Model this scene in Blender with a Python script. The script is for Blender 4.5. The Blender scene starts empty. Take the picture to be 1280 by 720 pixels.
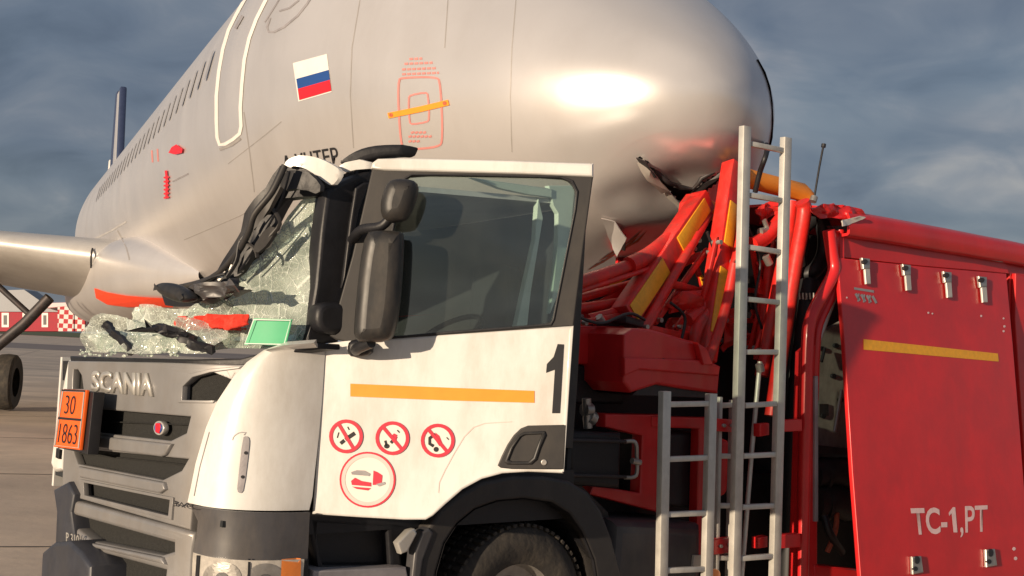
import bpy, bmesh, math, random
import numpy as np
from mathutils import Vector, Matrix, noise
from mathutils.bvhtree import BVHTree
random.seed(7)
sc = bpy.context.scene
COL = sc.collection

# ------------------------------------------------------------------ camera
F, CX, CY, EYE = 1524.0, 640.0, 360.0, 1.96
R = Matrix(((0.998752339, 0.0499376169, 0.0),
            (-0.00269600549, 0.0539201099, 0.998541613),
            (0.0498647886, -0.997295772, 0.0539874680)))     # (right, down, forward) -> world
CAM = Vector((0, 0, EYE))
cd = bpy.data.cameras.new('camera')
cam = bpy.data.objects.new('camera', cd)
COL.objects.link(cam)
cd.sensor_width = 36.0
cd.lens = F / 1280 * 36
cd.clip_start, cd.clip_end = 0.1, 8000
cam.matrix_world = Matrix(((R[0][0], -R[0][1], -R[0][2], 0), (R[1][0], -R[1][1], -R[1][2], 0),
                           (R[2][0], -R[2][1], -R[2][2], EYE), (0, 0, 0, 1)))
sc.camera = cam

# ------------------------------------------------------------------ light
SUN_EL, SUN_AZ = math.radians(8.5), math.radians(-141)        # azimuth from +Y (clockwise)
sd = Vector((math.sin(SUN_AZ) * math.cos(SUN_EL), math.cos(SUN_AZ) * math.cos(SUN_EL), math.sin(SUN_EL)))
sl = bpy.data.lights.new('sun', 'SUN')
sl.energy = 5.0
sl.angle = math.radians(0.6)
sl.color = (1.0, 0.80, 0.58)
so = bpy.data.objects.new('sun', sl)
COL.objects.link(so)
so.rotation_euler = sd.to_track_quat('Z', 'Y').to_euler()
so.location = (-20, -40, 30)
w = bpy.data.worlds.new('World')
sc.world = w
w.use_nodes = True
nt = w.node_tree
N_, L_ = nt.nodes, nt.links
for n in list(N_): N_.remove(n)
sky = N_.new('ShaderNodeTexSky'); sky.sky_type = 'NISHITA'; sky.sun_disc = False
sky.sun_elevation = SUN_EL; sky.sun_rotation = SUN_AZ
tc = N_.new('ShaderNodeTexCoord')
sep = N_.new('ShaderNodeSeparateXYZ'); L_.new(tc.outputs['Generated'], sep.inputs[0])
def wmath(op, a, b=None):
    m = N_.new('ShaderNodeMath'); m.operation = op
    for i, v in enumerate((a, b)):
        if v is None: continue
        if isinstance(v, (int, float)): m.inputs[i].default_value = v
        else: L_.new(v, m.inputs[i])
    return m.outputs[0]
zz = wmath('ADD', wmath('MAXIMUM', sep.outputs[2], 0.0), 0.42)
cx = wmath('DIVIDE', sep.outputs[0], zz); cy = wmath('DIVIDE', sep.outputs[1], zz)
cb = N_.new('ShaderNodeCombineXYZ'); L_.new(cx, cb.inputs[0]); L_.new(cy, cb.inputs[1])
mp = N_.new('ShaderNodeMapping'); L_.new(cb.outputs[0], mp.inputs[0])
mp.inputs['Scale'].default_value = (1.5, 1.9, 1); mp.inputs['Rotation'].default_value = (0, 0, 0.35)
def wnoise(scale, detail, dist=0.0):
    n = N_.new('ShaderNodeTexNoise'); n.inputs['Scale'].default_value = scale
    n.inputs['Detail'].default_value = detail; n.inputs['Distortion'].default_value = dist
    n.inputs['Roughness'].default_value = 0.5
    L_.new(mp.outputs[0], n.inputs[0]); return n.outputs[0]
def wramp(src, stops):
    r = N_.new('ShaderNodeValToRGB'); e = r.color_ramp.elements
    while len(e) < len(stops): e.new(0.5)
    for k, (p, c) in enumerate(stops): e[k].position = p; e[k].color = (*c, 1)
    L_.new(src, r.inputs[0]); return r.outputs[0]
n1 = wnoise(1.0, 4, 0.4); n2 = wnoise(4.2, 6, 0.6)
ncomb = wmath('ADD', wmath('MULTIPLY', n1, 0.68), wmath('MULTIPLY', n2, 0.32))
dark = wramp(ncomb, [(0.39, (0.55, 0.72, 1.08)), (0.455, (0.82, 1.03, 1.44)), (0.505, (1.10, 1.29, 1.66)), (0.55, (1.6, 1.68, 1.95)), (0.61, (2.5, 2.4, 2.4))])
mx = N_.new('ShaderNodeMix'); mx.data_type = 'RGBA'
cover = wramp(wnoise(0.8, 3, 0.2), [(0.35, (0.84, 0.84, 0.84)), (0.6, (0.96, 0.96, 0.96))])
L_.new(cover, mx.inputs['Factor']); L_.new(sky.outputs[0], mx.inputs[6]); L_.new(dark, mx.inputs[7])
bg = N_.new('ShaderNodeBackground'); bg.inputs['Strength'].default_value = 0.135
L_.new(mx.outputs[2], bg.inputs[0])
wo = N_.new('ShaderNodeOutputWorld'); L_.new(bg.outputs[0], wo.inputs[0])
vs = sc.view_settings
vs.view_transform = 'Standard'; vs.look = 'None'; vs.exposure = 0.15; vs.gamma = 1.0
sc.cycles.max_bounces = 8; sc.cycles.transparent_max_bounces = 12

# ------------------------------------------------------------------ materials
def mat(name, col, rough=0.5, metal=0.0, var=0.12, scale=6.0, bump=0.0, bscale=40.0, dirt=None, dirt_amt=0.0,
        rvar=0.1, coat=0.0, spec=0.5, stretch=(1, 1, 1)):
    m = bpy.data.materials.new(name); m.use_nodes = True
    t = m.node_tree; b = t.nodes['Principled BSDF']
    co = t.nodes.new('ShaderNodeTexCoord'); mp_ = t.nodes.new('ShaderNodeMapping')
    t.links.new(co.outputs['Object'], mp_.inputs[0]); mp_.inputs['Scale'].default_value = stretch
    n = t.nodes.new('ShaderNodeTexNoise'); n.inputs['Scale'].default_value = scale; n.inputs['Detail'].default_value = 7
    n.inputs['Roughness'].default_value = 0.62
    t.links.new(mp_.outputs[0], n.inputs[0])
    r = t.nodes.new('ShaderNodeValToRGB'); e = r.color_ramp.elements
    e[0].position, e[1].position = 0.3, 0.7
    e[0].color = (*[max(0, c * (1 - var)) for c in col], 1); e[1].color = (*[min(1, c * (1 + var)) for c in col], 1)
    t.links.new(n.outputs[0], r.inputs[0])
    out = r.outputs[0]
    if dirt:
        n3 = t.nodes.new('ShaderNodeTexNoise'); n3.inputs['Scale'].default_value = scale * 0.6; n3.inputs['Detail'].default_value = 9
        n3.inputs['Roughness'].default_value = 0.7
        mp2 = t.nodes.new('ShaderNodeMapping'); t.links.new(co.outputs['Object'], mp2.inputs[0])
        mp2.inputs['Scale'].default_value = (1.6, 1.6, 0.6); mp2.inputs['Location'].default_value = (3, 1, 2)
        t.links.new(mp2.outputs[0], n3.inputs[0])
        rr_ = t.nodes.new('ShaderNodeValToRGB'); rr_.color_ramp.elements[0].position = 0.45; rr_.color_ramp.elements[1].position = 0.75
        rr_.color_ramp.elements[1].color = (dirt_amt,) * 3 + (1,)
        t.links.new(n3.outputs[0], rr_.inputs[0])
        x = t.nodes.new('ShaderNodeMix'); x.data_type = 'RGBA'
        t.links.new(rr_.outputs[0], x.inputs['Factor']); t.links.new(out, x.inputs[6]); x.inputs[7].default_value = (*dirt, 1)
        out = x.outputs[2]
    t.links.new(out, b.inputs['Base Color'])
    mr = t.nodes.new('ShaderNodeMapRange'); mr.inputs['To Min'].default_value = max(0.03, rough - rvar)
    mr.inputs['To Max'].default_value = min(1, rough + rvar)
    t.links.new(n.outputs[0], mr.inputs[0]); t.links.new(mr.outputs[0], b.inputs['Roughness'])
    b.inputs['Metallic'].default_value = metal
    b.inputs['Coat Weight'].default_value = coat; b.inputs['Coat Roughness'].default_value = 0.12
    b.inputs['Specular IOR Level'].default_value = spec
    if bump:
        n2_ = t.nodes.new('ShaderNodeTexNoise'); n2_.inputs['Scale'].default_value = bscale; n2_.inputs['Detail'].default_value = 5
        t.links.new(mp_.outputs[0], n2_.inputs[0])
        bp = t.nodes.new('ShaderNodeBump'); bp.inputs['Strength'].default_value = bump; bp.inputs['Distance'].default_value = 0.02
        t.links.new(n2_.outputs[0], bp.inputs['Height']); t.links.new(bp.outputs[0], b.inputs['Normal'])
    return m

M = {}
M['white'] = mat('white_paint', (0.77, 0.765, 0.74), 0.34, 0, 0.05, 3, dirt=(0.40, 0.35, 0.28), dirt_amt=0.55, coat=0.3)
M['red'] = mat('red_paint', (0.62, 0.017, 0.019), 0.36, 0, 0.14, 3, bump=0.04, bscale=6, dirt=(0.30, 0.025, 0.025), dirt_amt=0.3, coat=0.2)
M['redworn'] = mat('chipped_red_paint', (0.72, 0.022, 0.016), 0.42, 0, 0.2, 9, bump=0.12, bscale=14, dirt=(0.20, 0.07, 0.05), dirt_amt=0.8)
M['grey'] = mat('silver_grey_paint', (0.25, 0.245, 0.245), 0.42, 0.25, 0.08, 4, dirt=(0.2, 0.17, 0.14), dirt_amt=0.5, coat=0.15)
M['darkgrey'] = mat('grey_plastic', (0.10, 0.098, 0.10), 0.5, 0, 0.2, 6, bump=0.05)
M['bumper'] = mat('bumper_plastic', (0.065, 0.064, 0.070), 0.42, 0, 0.2, 5, dirt=(0.15, 0.13, 0.11), dirt_amt=0.5)
M['black'] = mat('black_plastic', (0.012, 0.012, 0.015), 0.5, 0, 0.25, 8, bump=0.08)
M['bluegrey'] = mat('blue_grey_plastic', (0.035, 0.038, 0.050), 0.45, 0, 0.2, 6, dirt=(0.08, 0.075, 0.07), dirt_amt=0.4)
M['frame'] = mat('frame_black', (0.028, 0.026, 0.026), 0.55, 0, 0.2, 6, dirt=(0.07, 0.06, 0.05), dirt_amt=0.5)
M['mirror'] = mat('mirror_plastic', (0.018, 0.018, 0.019), 0.46, 0, 0.2, 8, dirt=(0.12, 0.1, 0.08), dirt_amt=0.4)
M['mesh'] = mat('grille_mesh', (0.016, 0.016, 0.015), 0.8, 0.0, 0.4, 60, bump=0.5, bscale=160)
M['rubber'] = mat('tyre_rubber', (0.035, 0.031, 0.028), 0.8, 0, 0.3, 12, bump=0.2, dirt=(0.12, 0.1, 0.075), dirt_amt=0.7)
M['alu'] = mat('ladder_aluminium', (0.60, 0.58, 0.53), 0.48, 0.35, 0.12, 9, dirt=(0.3, 0.27, 0.24), dirt_amt=0.4)
M['steel'] = mat('bare_steel', (0.42, 0.40, 0.37), 0.4, 0.7, 0.2, 15)
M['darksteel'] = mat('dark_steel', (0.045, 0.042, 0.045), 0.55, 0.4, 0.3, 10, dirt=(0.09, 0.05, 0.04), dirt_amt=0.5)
M['yellow'] = mat('reflective_tape', (0.85, 0.40, 0.02), 0.4, 0, 0.1, 30, bump=0.03)
M['orange'] = mat('orange_plate', (0.92, 0.14, 0.015), 0.4, 0, 0.06, 10)
M['tape'] = mat('orange_tape', (0.95, 0.32, 0.03), 0.5, 0, 0.06, 10)
M['redink'] = mat('red_print', (0.62, 0.03, 0.06), 0.5, 0, 0.05)
M['paleprint'] = mat('pale_red_print', (0.62, 0.24, 0.22), 0.5, 0, 0.1)
M['ink'] = mat('black_print', (0.015, 0.015, 0.018), 0.5, 0, 0.05)
M['greyprint'] = mat('grey_print', (0.34, 0.32, 0.33), 0.5, 0.2, 0.2)
M['pinkprint'] = mat('pinkish_white_print', (0.80, 0.56, 0.56), 0.5, 0, 0.12, 20)
M['sticker'] = mat('white_sticker', (0.82, 0.76, 0.70), 0.5, 0, 0.03)
M['pinksticker'] = mat('faded_sticker', (0.74, 0.58, 0.54), 0.5, 0, 0.06)
M['blueink'] = mat('blue_print', (0.015, 0.07, 0.27), 0.5, 0, 0.05)
M['flagred'] = mat('flag_red', (0.72, 0.015, 0.03), 0.5, 0, 0.05)
M['silver'] = mat('silver_raised', (0.62, 0.60, 0.56), 0.35, 0.5, 0.08)
M['lamp'] = mat('headlamp_lens', (0.62, 0.58, 0.52), 0.12, 0.3, 0.2, 30, coat=1)
M['amber'] = mat('amber_lens', (0.75, 0.22, 0.04), 0.2, 0, 0.1, coat=1)
M['pale'] = mat('pale_green_trim', (0.66, 0.76, 0.68), 0.5, 0, 0.06)
M['interior'] = mat('cab_interior', (0.018, 0.021, 0.024), 0.8, 0, 0.2)
M['hose'] = mat('rubber_hose', (0.018, 0.018, 0.020), 0.5, 0, 0.2)
M['cabinet'] = mat('pale_cabinet', (0.36, 0.34, 0.31), 0.5, 0.1, 0.2, 8, dirt=(0.1, 0.08, 0.07), dirt_amt=0.6)
M['skinedge'] = mat('torn_skin', (0.68, 0.64, 0.58), 0.4, 0.5, 0.1)
M['rub'] = mat('rubbed_red_paint', (0.52, 0.12, 0.06), 0.6, 0, 0.4, 14)  # painted-in truck reflection on the nose; also tape ends and a hose
M['redcloth'] = mat('red_cloth', (0.85, 0.055, 0.03), 0.8, 0, 0.15, 14, bump=0.3)
M['greencard'] = mat('green_card', (0.09, 0.48, 0.24), 0.5, 0, 0.08)
M['paintwhite'] = mat('white_line', (0.8, 0.78, 0.74), 0.5, 0, 0.04)
M['hull'] = mat('silver_aircraft_paint', (0.71, 0.685, 0.675), 0.30, 0.50, 0.035, 0.9, dirt=(0.45, 0.40, 0.36), dirt_amt=0.25, rvar=0.05)
def skin_detail(m):
    t = m.node_tree; b = t.nodes['Principled BSDF']; co = t.nodes.new('ShaderNodeTexCoord')
    n = t.nodes.new('ShaderNodeTexNoise'); n.inputs['Scale'].default_value = 1.6; n.inputs['Detail'].default_value = 2
    t.links.new(co.outputs['Object'], n.inputs[0])
    bp = t.nodes.new('ShaderNodeBump'); bp.inputs['Strength'].default_value = 0.12; bp.inputs['Distance'].default_value = 0.03
    t.links.new(n.outputs[0], bp.inputs['Height']); t.links.new(bp.outputs[0], b.inputs['Normal'])
skin_detail(M['hull'])
M['finpale'] = mat('pale_fin_paint', (0.42, 0.42, 0.44), 0.4, 0.1, 0.05)
M['finblue'] = mat('dark_blue_paint', (0.035, 0.05, 0.11), 0.4, 0, 0.1)
M['winggrey'] = mat('wing_grey', (0.60, 0.58, 0.55), 0.42, 0.3, 0.06, 0.8, dirt=(0.3, 0.27, 0.24), dirt_amt=0.4)
M['windowgrey'] = mat('cabin_window_grey', (0.46, 0.44, 0.43), 0.3, 0.3, 0.1)
M['redband'] = mat('red_marker_band', (0.92, 0.07, 0.02), 0.55, 0, 0.05)

def glass_mat():
    m = bpy.data.materials.new('door_glass'); m.use_nodes = True; t = m.node_tree
    for n in list(t.nodes): t.nodes.remove(n)
    o = t.nodes.new('ShaderNodeOutputMaterial'); tr = t.nodes.new('ShaderNodeBsdfTransparent'); tr.inputs[0].default_value = (0.76, 0.84, 0.81, 1)
    gl = t.nodes.new('ShaderNodeBsdfGlossy'); gl.inputs['Roughness'].default_value = 0.03; gl.inputs[0].default_value = (0.9, 0.95, 1, 1)
    df = t.nodes.new('ShaderNodeBsdfDiffuse'); df.inputs[0].default_value = (0.30, 0.31, 0.29, 1)
    fr = t.nodes.new('ShaderNodeLayerWeight'); fr.inputs[0].default_value = 0.35
    mr = t.nodes.new('ShaderNodeMapRange'); mr.inputs['To Min'].default_value = 0.07; mr.inputs['To Max'].default_value = 0.7
    t.links.new(fr.outputs['Fresnel'], mr.inputs[0])
    co = t.nodes.new('ShaderNodeTexCoord'); n = t.nodes.new('ShaderNodeTexNoise'); n.inputs['Scale'].default_value = 3; n.inputs['Detail'].default_value = 8
    t.links.new(co.outputs['Object'], n.inputs[0])
    md = t.nodes.new('ShaderNodeMapRange'); md.inputs['From Min'].default_value = 0.35; md.inputs['From Max'].default_value = 0.75
    md.inputs['To Min'].default_value = 0.015; md.inputs['To Max'].default_value = 0.07
    t.links.new(n.outputs[0], md.inputs[0])
    m1 = t.nodes.new('ShaderNodeMixShader'); m2 = t.nodes.new('ShaderNodeMixShader')
    t.links.new(md.outputs[0], m1.inputs[0]); t.links.new(tr.outputs[0], m1.inputs[1]); t.links.new(df.outputs[0], m1.inputs[2])
    t.links.new(mr.outputs[0], m2.inputs[0]); t.links.new(m1.outputs[0], m2.inputs[1]); t.links.new(gl.outputs[0], m2.inputs[2])
    t.links.new(m2.outputs[0], o.inputs[0]); return m
M['glass'] = glass_mat()

def crazed_mat():
    m = bpy.data.materials.new('crazed_windscreen_glass'); m.use_nodes = True; t = m.node_tree
    b = t.nodes['Principled BSDF']; o = t.nodes['Material Output']
    co = t.nodes.new('ShaderNodeTexCoord')
    v = t.nodes.new('ShaderNodeTexVoronoi'); v.feature = 'DISTANCE_TO_EDGE'; v.inputs['Scale'].default_value = 75
    v2 = t.nodes.new('ShaderNodeTexVoronoi'); v2.feature = 'DISTANCE_TO_EDGE'; v2.inputs['Scale'].default_value = 24
    n = t.nodes.new('ShaderNodeTexNoise'); n.inputs['Scale'].default_value = 5; n.inputs['Detail'].default_value = 8
    for x in (v, v2, n): t.links.new(co.outputs['Object'], x.inputs[0])
    def rmp(src, a, bb, lo, hi):
        r = t.nodes.new('ShaderNodeMapRange'); r.inputs['From Min'].default_value = a; r.inputs['From Max'].default_value = bb
        r.inputs['To Min'].default_value = lo; r.inputs['To Max'].default_value = hi; t.links.new(src, r.inputs[0]); return r.outputs[0]
    v3 = t.nodes.new('ShaderNodeTexVoronoi'); v3.feature = 'DISTANCE_TO_EDGE'; v3.inputs['Scale'].default_value = 13
    t.links.new(co.outputs['Object'], v3.inputs[0])
    e1 = rmp(v.outputs['Distance'], 0, 0.09, 0.30, 0.0); e2 = rmp(v2.outputs['Distance'], 0, 0.05, 0.45, 0.0); e4 = rmp(v3.outputs['Distance'], 0, 0.03, 0.55, 0.0)
    e3 = rmp(n.outputs[0], 0.40, 0.68, 0.18, 0.62)
    def add(a, b):
        m_ = t.nodes.new('ShaderNodeMath'); m_.operation = 'ADD'; m_.use_clamp = True; t.links.new(a, m_.inputs[0]); t.links.new(b, m_.inputs[1]); return m_.outputs[0]
    web = add(add(add(e1, e2), e3), e4)
    b.inputs['Base Color'].default_value = (0.74, 0.80, 0.72, 1); b.inputs['Roughness'].default_value = 0.22
    tr = t.nodes.new('ShaderNodeBsdfTransparent'); tr.inputs[0].default_value = (0.78, 0.88, 0.82, 1)
    mx_ = t.nodes.new('ShaderNodeMixShader')
    t.links.new(web, mx_.inputs[0]); t.links.new(tr.outputs[0], mx_.inputs[1]); t.links.new(b.outputs[0], mx_.inputs[2])
    gl = t.nodes.new('ShaderNodeBsdfGlossy'); gl.inputs['Roughness'].default_value = 0.08
    mg = t.nodes.new('ShaderNodeMixShader'); mg.inputs[0].default_value = 0.06
    t.links.new(mx_.outputs[0], mg.inputs[1]); t.links.new(gl.outputs[0], mg.inputs[2])
    bp = t.nodes.new('ShaderNodeBump'); bp.inputs['Strength'].default_value = 0.6; bp.inputs['Distance'].default_value = 0.012
    t.links.new(web, bp.inputs['Height']); t.links.new(bp.outputs[0], b.inputs['Normal']); t.links.new(bp.outputs[0], gl.inputs['Normal'])
    t.links.new(mg.outputs[0], o.inputs[0]); return m
M['crazed'] = crazed_mat()

# ------------------------------------------------------------------ object helpers (geometry is made in world space)
def tag(o, label=None, cat=None, group=None, kind=None):
    for k, v in (('label', label), ('category', cat), ('group', group), ('kind', kind)):
        if v: o[k] = v
    return o
ROOTM = {}
def empty(name, loc, rz=0.0):
    o = bpy.data.objects.new(name, None); COL.objects.link(o); o.location = loc; o.rotation_euler = (0, 0, rz)
    o.empty_display_size = 0.3
    ROOTM[o.name] = Matrix.Translation(loc) @ Matrix.Rotation(rz, 4, 'Z')
    return o
def top_of(o):
    while o.parent: o = o.parent
    return o
def link(name, me, m, parent=None, smooth=None):
    if isinstance(me, bmesh.types.BMesh):
        bm = me; me = bpy.data.meshes.new(name)
        bmesh.ops.recalc_face_normals(bm, faces=bm.faces[:]) if smooth != 'keep' else None
        bm.to_mesh(me); bm.free()
    me.name = name
    o = bpy.data.objects.new(name, me); COL.objects.link(o)
    if parent is not None:
        o.parent = parent
        if parent.type == 'EMPTY' or parent.parent:
            me.transform(ROOTM[top_of(parent).name].inverted())
    me.materials.clear(); me.materials.append(m)
    if smooth:
        me.polygons.foreach_set('use_smooth', [True] * len(me.polygons))
        if smooth != 'keep' and smooth is not True: me.set_sharp_from_angle(angle=math.radians(smooth))
        elif smooth is True: me.set_sharp_from_angle(angle=math.radians(38))
    return o
def ray(px, py):
    return (R @ Vector(((px - CX) / F, (py - CY) / F, 1.0))).normalized()
class Plane:
    def __init__(s, O, U, V):
        s.O, s.U, s.V = Vector(O), Vector(U).normalized(), Vector(V).normalized(); s.N = s.U.cross(s.V).normalized(); s.V = s.N.cross(s.U)
    def at(s, px, py, off=0.0):
        d = ray(px, py); o = s.O + s.N * off
        return CAM + d * ((o - CAM).dot(s.N) / d.dot(s.N))
    def uv(s, px, py):
        p = s.at(px, py) - s.O; return p.dot(s.U), p.dot(s.V)
    def hit(s, px, py): return s.at(px, py), s.N
    def mtx(s, off=0.0):
        o = s.O + s.N * off
        return Matrix(((s.U.x, s.V.x, s.N.x, o.x), (s.U.y, s.V.y, s.N.y, o.y), (s.U.z, s.V.z, s.N.z, o.z), (0, 0, 0, 1)))
class Surf:
    def __init__(s, bvh, fallback=None): s.b = bvh; s.f = fallback
    def hit(s, px, py):
        d = ray(px, py); r = s.b.ray_cast(CAM, d)
        if r[0] is None:
            for k in range(1, 40):
                for dx, dy in ((-k, 0), (k, 0), (0, k), (0, -k)):
                    r = s.b.ray_cast(CAM, ray(px + dx, py + dy))
                    if r[0] is not None: break
                if r[0] is not None: break
        n = r[1]
        if n.dot(d) > 0: n = -n
        return r[0], n
    def at(s, px, py, off=0.0):
        p, n = s.hit(px, py); return p + n * off
def smooth_poly(pts, it):
    for _ in range(it):
        q = []
        for i in range(len(pts)):
            a, b = pts[i], pts[(i + 1) % len(pts)]
            q += [(a[0] * .75 + b[0] * .25, a[1] * .75 + b[1] * .25), (a[0] * .25 + b[0] * .75, a[1] * .25 + b[1] * .75)]
        pts = q
    return pts
def curve_mesh(polys, ext=0.0, bevel=0.0, res=2):
    c = bpy.data.curves.new('tmp', 'CURVE'); c.dimensions = '2D'; c.fill_mode = 'BOTH'
    c.extrude = ext; c.bevel_depth = bevel; c.bevel_resolution = res; c.offset = -bevel
    for p in polys:
        s = c.splines.new('POLY'); s.points.add(len(p) - 1); s.use_cyclic_u = True
        for q, (x, y) in zip(s.points, p): q.co = (x, y, 0, 1)
    o = bpy.data.objects.new('tmp', c); me = bpy.data.meshes.new_from_object(o)
    bpy.data.objects.remove(o); bpy.data.curves.remove(c)
    return me
def plate(name, pl, outer, m, parent=None, th=0.02, w=0.0, holes=(), bevel=0.004, sm=0, res=2, flat=False):
    """a slab whose outline was measured in the photograph; outer face at height w over the plane, thickness th"""
    q = pl if w == 0 else Plane(pl.O + pl.N * w, pl.U, pl.V)
    polys = [[q.uv(*p) for p in smooth_poly(list(h), sm if i == 0 else max(sm, 0))] for i, h in enumerate((outer, *holes))]
    bv = min(bevel, th * 0.45)
    me = curve_mesh(polys, max(th / 2 - bv, 0.0005), bv, res)
    me.transform(q.mtx(-th / 2))
    return link(name, me, m, parent, smooth=False if flat else 30)
def fill2d(polys, L):
    me = curve_mesh(polys); bm = bmesh.new(); bm.from_mesh(me); bpy.data.meshes.remove(me)
    bmesh.ops.remove_doubles(bm, verts=bm.verts[:], dist=1e-5)
    bmesh.ops.triangulate(bm, faces=bm.faces[:])
    for _ in range(9):
        lg = [e for e in bm.edges if e.calc_length() > L]
        if not lg: break
        bmesh.ops.subdivide_edges(bm, edges=lg, cuts=1, use_grid_fill=False)
        bmesh.ops.triangulate(bm, faces=[f for f in bm.faces if len(f.verts) > 3])
    return bm
def decal(name, sf, outer, m, parent, holes=(), off=0.003, L=12.0, sm=0):
    polys = [smooth_poly(list(p), sm) for p in (outer, *holes)]
    bm = fill2d(polys, L if isinstance(sf, Surf) else 1e9)
    for v in bm.verts:
        p, n = sf.hit(v.co.x, v.co.y); v.co = p + n * off
    return link(name, bm, m, parent, smooth='keep' if False else None)
def decals(name, sf, plist, m, parent, off=0.003, L=12.0):
    stuff = name in ('hatch_lettering', 'small_lettering', 'scratch', 'pictogram')
    bm = bmesh.new()
    for p in plist:
        b2 = fill2d([p], L if isinstance(sf, Surf) else 1e9)
        vm = {}
        for v in b2.verts:
            a, n = sf.hit(v.co.x, v.co.y); vm[v] = bm.verts.new(a + n * off)
        for f in b2.faces: bm.faces.new([vm[v] for v in f.verts])
        b2.free()
    o = link(name, bm, m, parent)
    if stuff: o['kind'] = 'stuff'
    return o
def text(name, body, sf, quad, m, parent, off=0.004, th=0.0, bold=0.0, L=1e9):
    c = bpy.data.curves.new('tmp', 'FONT'); c.body = body; c.extrude = 0.0; c.offset = bold; c.resolution_u = 4
    o = bpy.data.objects.new('tmp', c); me = bpy.data.meshes.new_from_object(o)
    bpy.data.objects.remove(o); bpy.data.curves.remove(c)
    bm = bmesh.new(); bm.from_mesh(me); bpy.data.meshes.remove(me)
    xs = [v.co.x for v in bm.verts]; ys = [v.co.y for v in bm.verts]
    x0, x1, y0, y1 = min(xs), max(xs), min(ys), max(ys)
    tl, tr, br, bl = quad
    geo = []
    for v in bm.verts:
        a = (v.co.x - x0) / (x1 - x0); b = (v.co.y - y0) / (y1 - y0)
        px = (tl[0] * (1 - a) + tr[0] * a) * b + (bl[0] * (1 - a) + br[0] * a) * (1 - b)
        py = (tl[1] * (1 - a) + tr[1] * a) * b + (bl[1] * (1 - a) + br[1] * a) * (1 - b)
        p, n = sf.hit(px, py); v.co = p + n * off; geo.append(n)
    if th:
        nrm = geo[0]
        r = bmesh.ops.extrude_face_region(bm, geom=bm.faces[:])
        for v in [g for g in r['geom'] if isinstance(g, bmesh.types.BMVert)]: v.co += nrm * th
    o = link(name, bm, m, parent)
    if len(body) > 1: o['kind'] = 'stuff'
    return o
def circ(cx_, cy_, rx, ry=None, n=28, rot=0.0):
    ry = ry or rx
    return [(cx_ + rx * math.cos(a) * math.cos(rot) - ry * math.sin(a) * math.sin(rot),
             cy_ + rx * math.cos(a) * math.sin(rot) + ry * math.sin(a) * math.cos(rot)) for a in [2 * math.pi * k / n for k in range(n)]]
def seg(a, b, wd):
    d = Vector((b[0] - a[0], b[1] - a[1])).normalized(); nx, ny = -d.y * wd / 2, d.x * wd / 2
    return [(a[0] + nx, a[1] + ny), (b[0] + nx, b[1] + ny), (b[0] - nx, b[1] - ny), (a[0] - nx, a[1] - ny)]
def ribpoly(path, wd, closed=False):
    """thick 2d polyline -> list of quads"""
    out = []; n = len(path); P = [Vector(p) for p in path]
    nor = []
    for i in range(n):
        a = P[(i - 1) % n] if (i or closed) else P[i]; b = P[(i + 1) % n] if (i < n - 1 or closed) else P[i]
        d = (b - a).normalized(); nor.append(Vector((-d.y, d.x)) * wd / 2)
    for i in range(n if closed else n - 1):
        j = (i + 1) % n
        out.append([tuple(P[i] + nor[i]), tuple(P[j] + nor[j]), tuple(P[j] - nor[j]), tuple(P[i] - nor[i])])
    return out
def tube_bm(bm, pts, r, n=10, cap=True, closed=False):
    pts = [Vector(p) for p in pts]; rad = r if isinstance(r, (list, tuple)) else [r] * len(pts)
    rings = []; up = None; m_ = len(pts)
    for i, p in enumerate(pts):
        a = pts[(i - 1) % m_] if (i or closed) else p; b = pts[(i + 1) % m_] if (i < m_ - 1 or closed) else p
        t = (b - a).normalized()
        if up is None: up = t.orthogonal().normalized()
        up = (up - t * up.dot(t)).normalized(); s = t.cross(up)
        rings.append([bm.verts.new(p + (up * math.cos(k * 2 * math.pi / n) + s * math.sin(k * 2 * math.pi / n)) * rad[i]) for k in range(n)])
    for i in range(m_ if closed else m_ - 1):
        A, B = rings[i], rings[(i + 1) % m_]
        for k in range(n): bm.faces.new((A[k], A[(k + 1) % n], B[(k + 1) % n], B[k]))
    if cap and not closed:
        bm.faces.new(rings[0][::-1]); bm.faces.new(rings[-1])
    return bm
def spl(pts, k=6):
    """Catmull-Rom through 3d points"""
    P = [Vector(p) for p in pts]; out = []
    for i in range(len(P) - 1):
        p0, p1, p2, p3 = P[max(i - 1, 0)], P[i], P[i + 1], P[min(i + 2, len(P) - 1)]
        for j in range(k):
            t = j / k
            out.append(0.5 * ((2 * p1) + (p2 - p0) * t + (2 * p0 - 5 * p1 + 4 * p2 - p3) * t * t + (3 * p1 - p0 - 3 * p2 + p3) * t ** 3))
    out.append(P[-1]); return out
def tube(name, pts, r, m, parent, n=10, curve=0):
    return link(name, tube_bm(bmesh.new(), spl(pts, curve) if curve else pts, r, n), m, parent, smooth=50)
def beam_bm(bm, a, b, wd, th, side=None, bev=0.004):
    a, b = Vector(a), Vector(b); t = (b - a).normalized()
    s = side.copy() if side is not None else t.orthogonal()
    s = (s - t * s.dot(t)).normalized(); u = t.cross(s)
    vs_ = []
    b2 = bmesh.new()
    for p in (a, b):
        for i, j in ((-1, -1), (1, -1), (1, 1), (-1, 1)): vs_.append(b2.verts.new(p + u * (i * wd / 2) + s * (j * th / 2)))
    for f in ((3, 2, 1, 0), (4, 5, 6, 7), (0, 1, 5, 4), (1, 2, 6, 5), (2, 3, 7, 6), (3, 0, 4, 7)): b2.faces.new([vs_[k] for k in f])
    if bev: bmesh.ops.bevel(b2, geom=b2.edges[:], offset=min(bev, wd * .3, th * .3), segments=2, profile=0.5, affect='EDGES')
    vm = {v: bm.verts.new(v.co) for v in b2.verts}
    for f in b2.faces: bm.faces.new([vm[v] for v in f.verts])
    b2.free(); return bm
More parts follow.
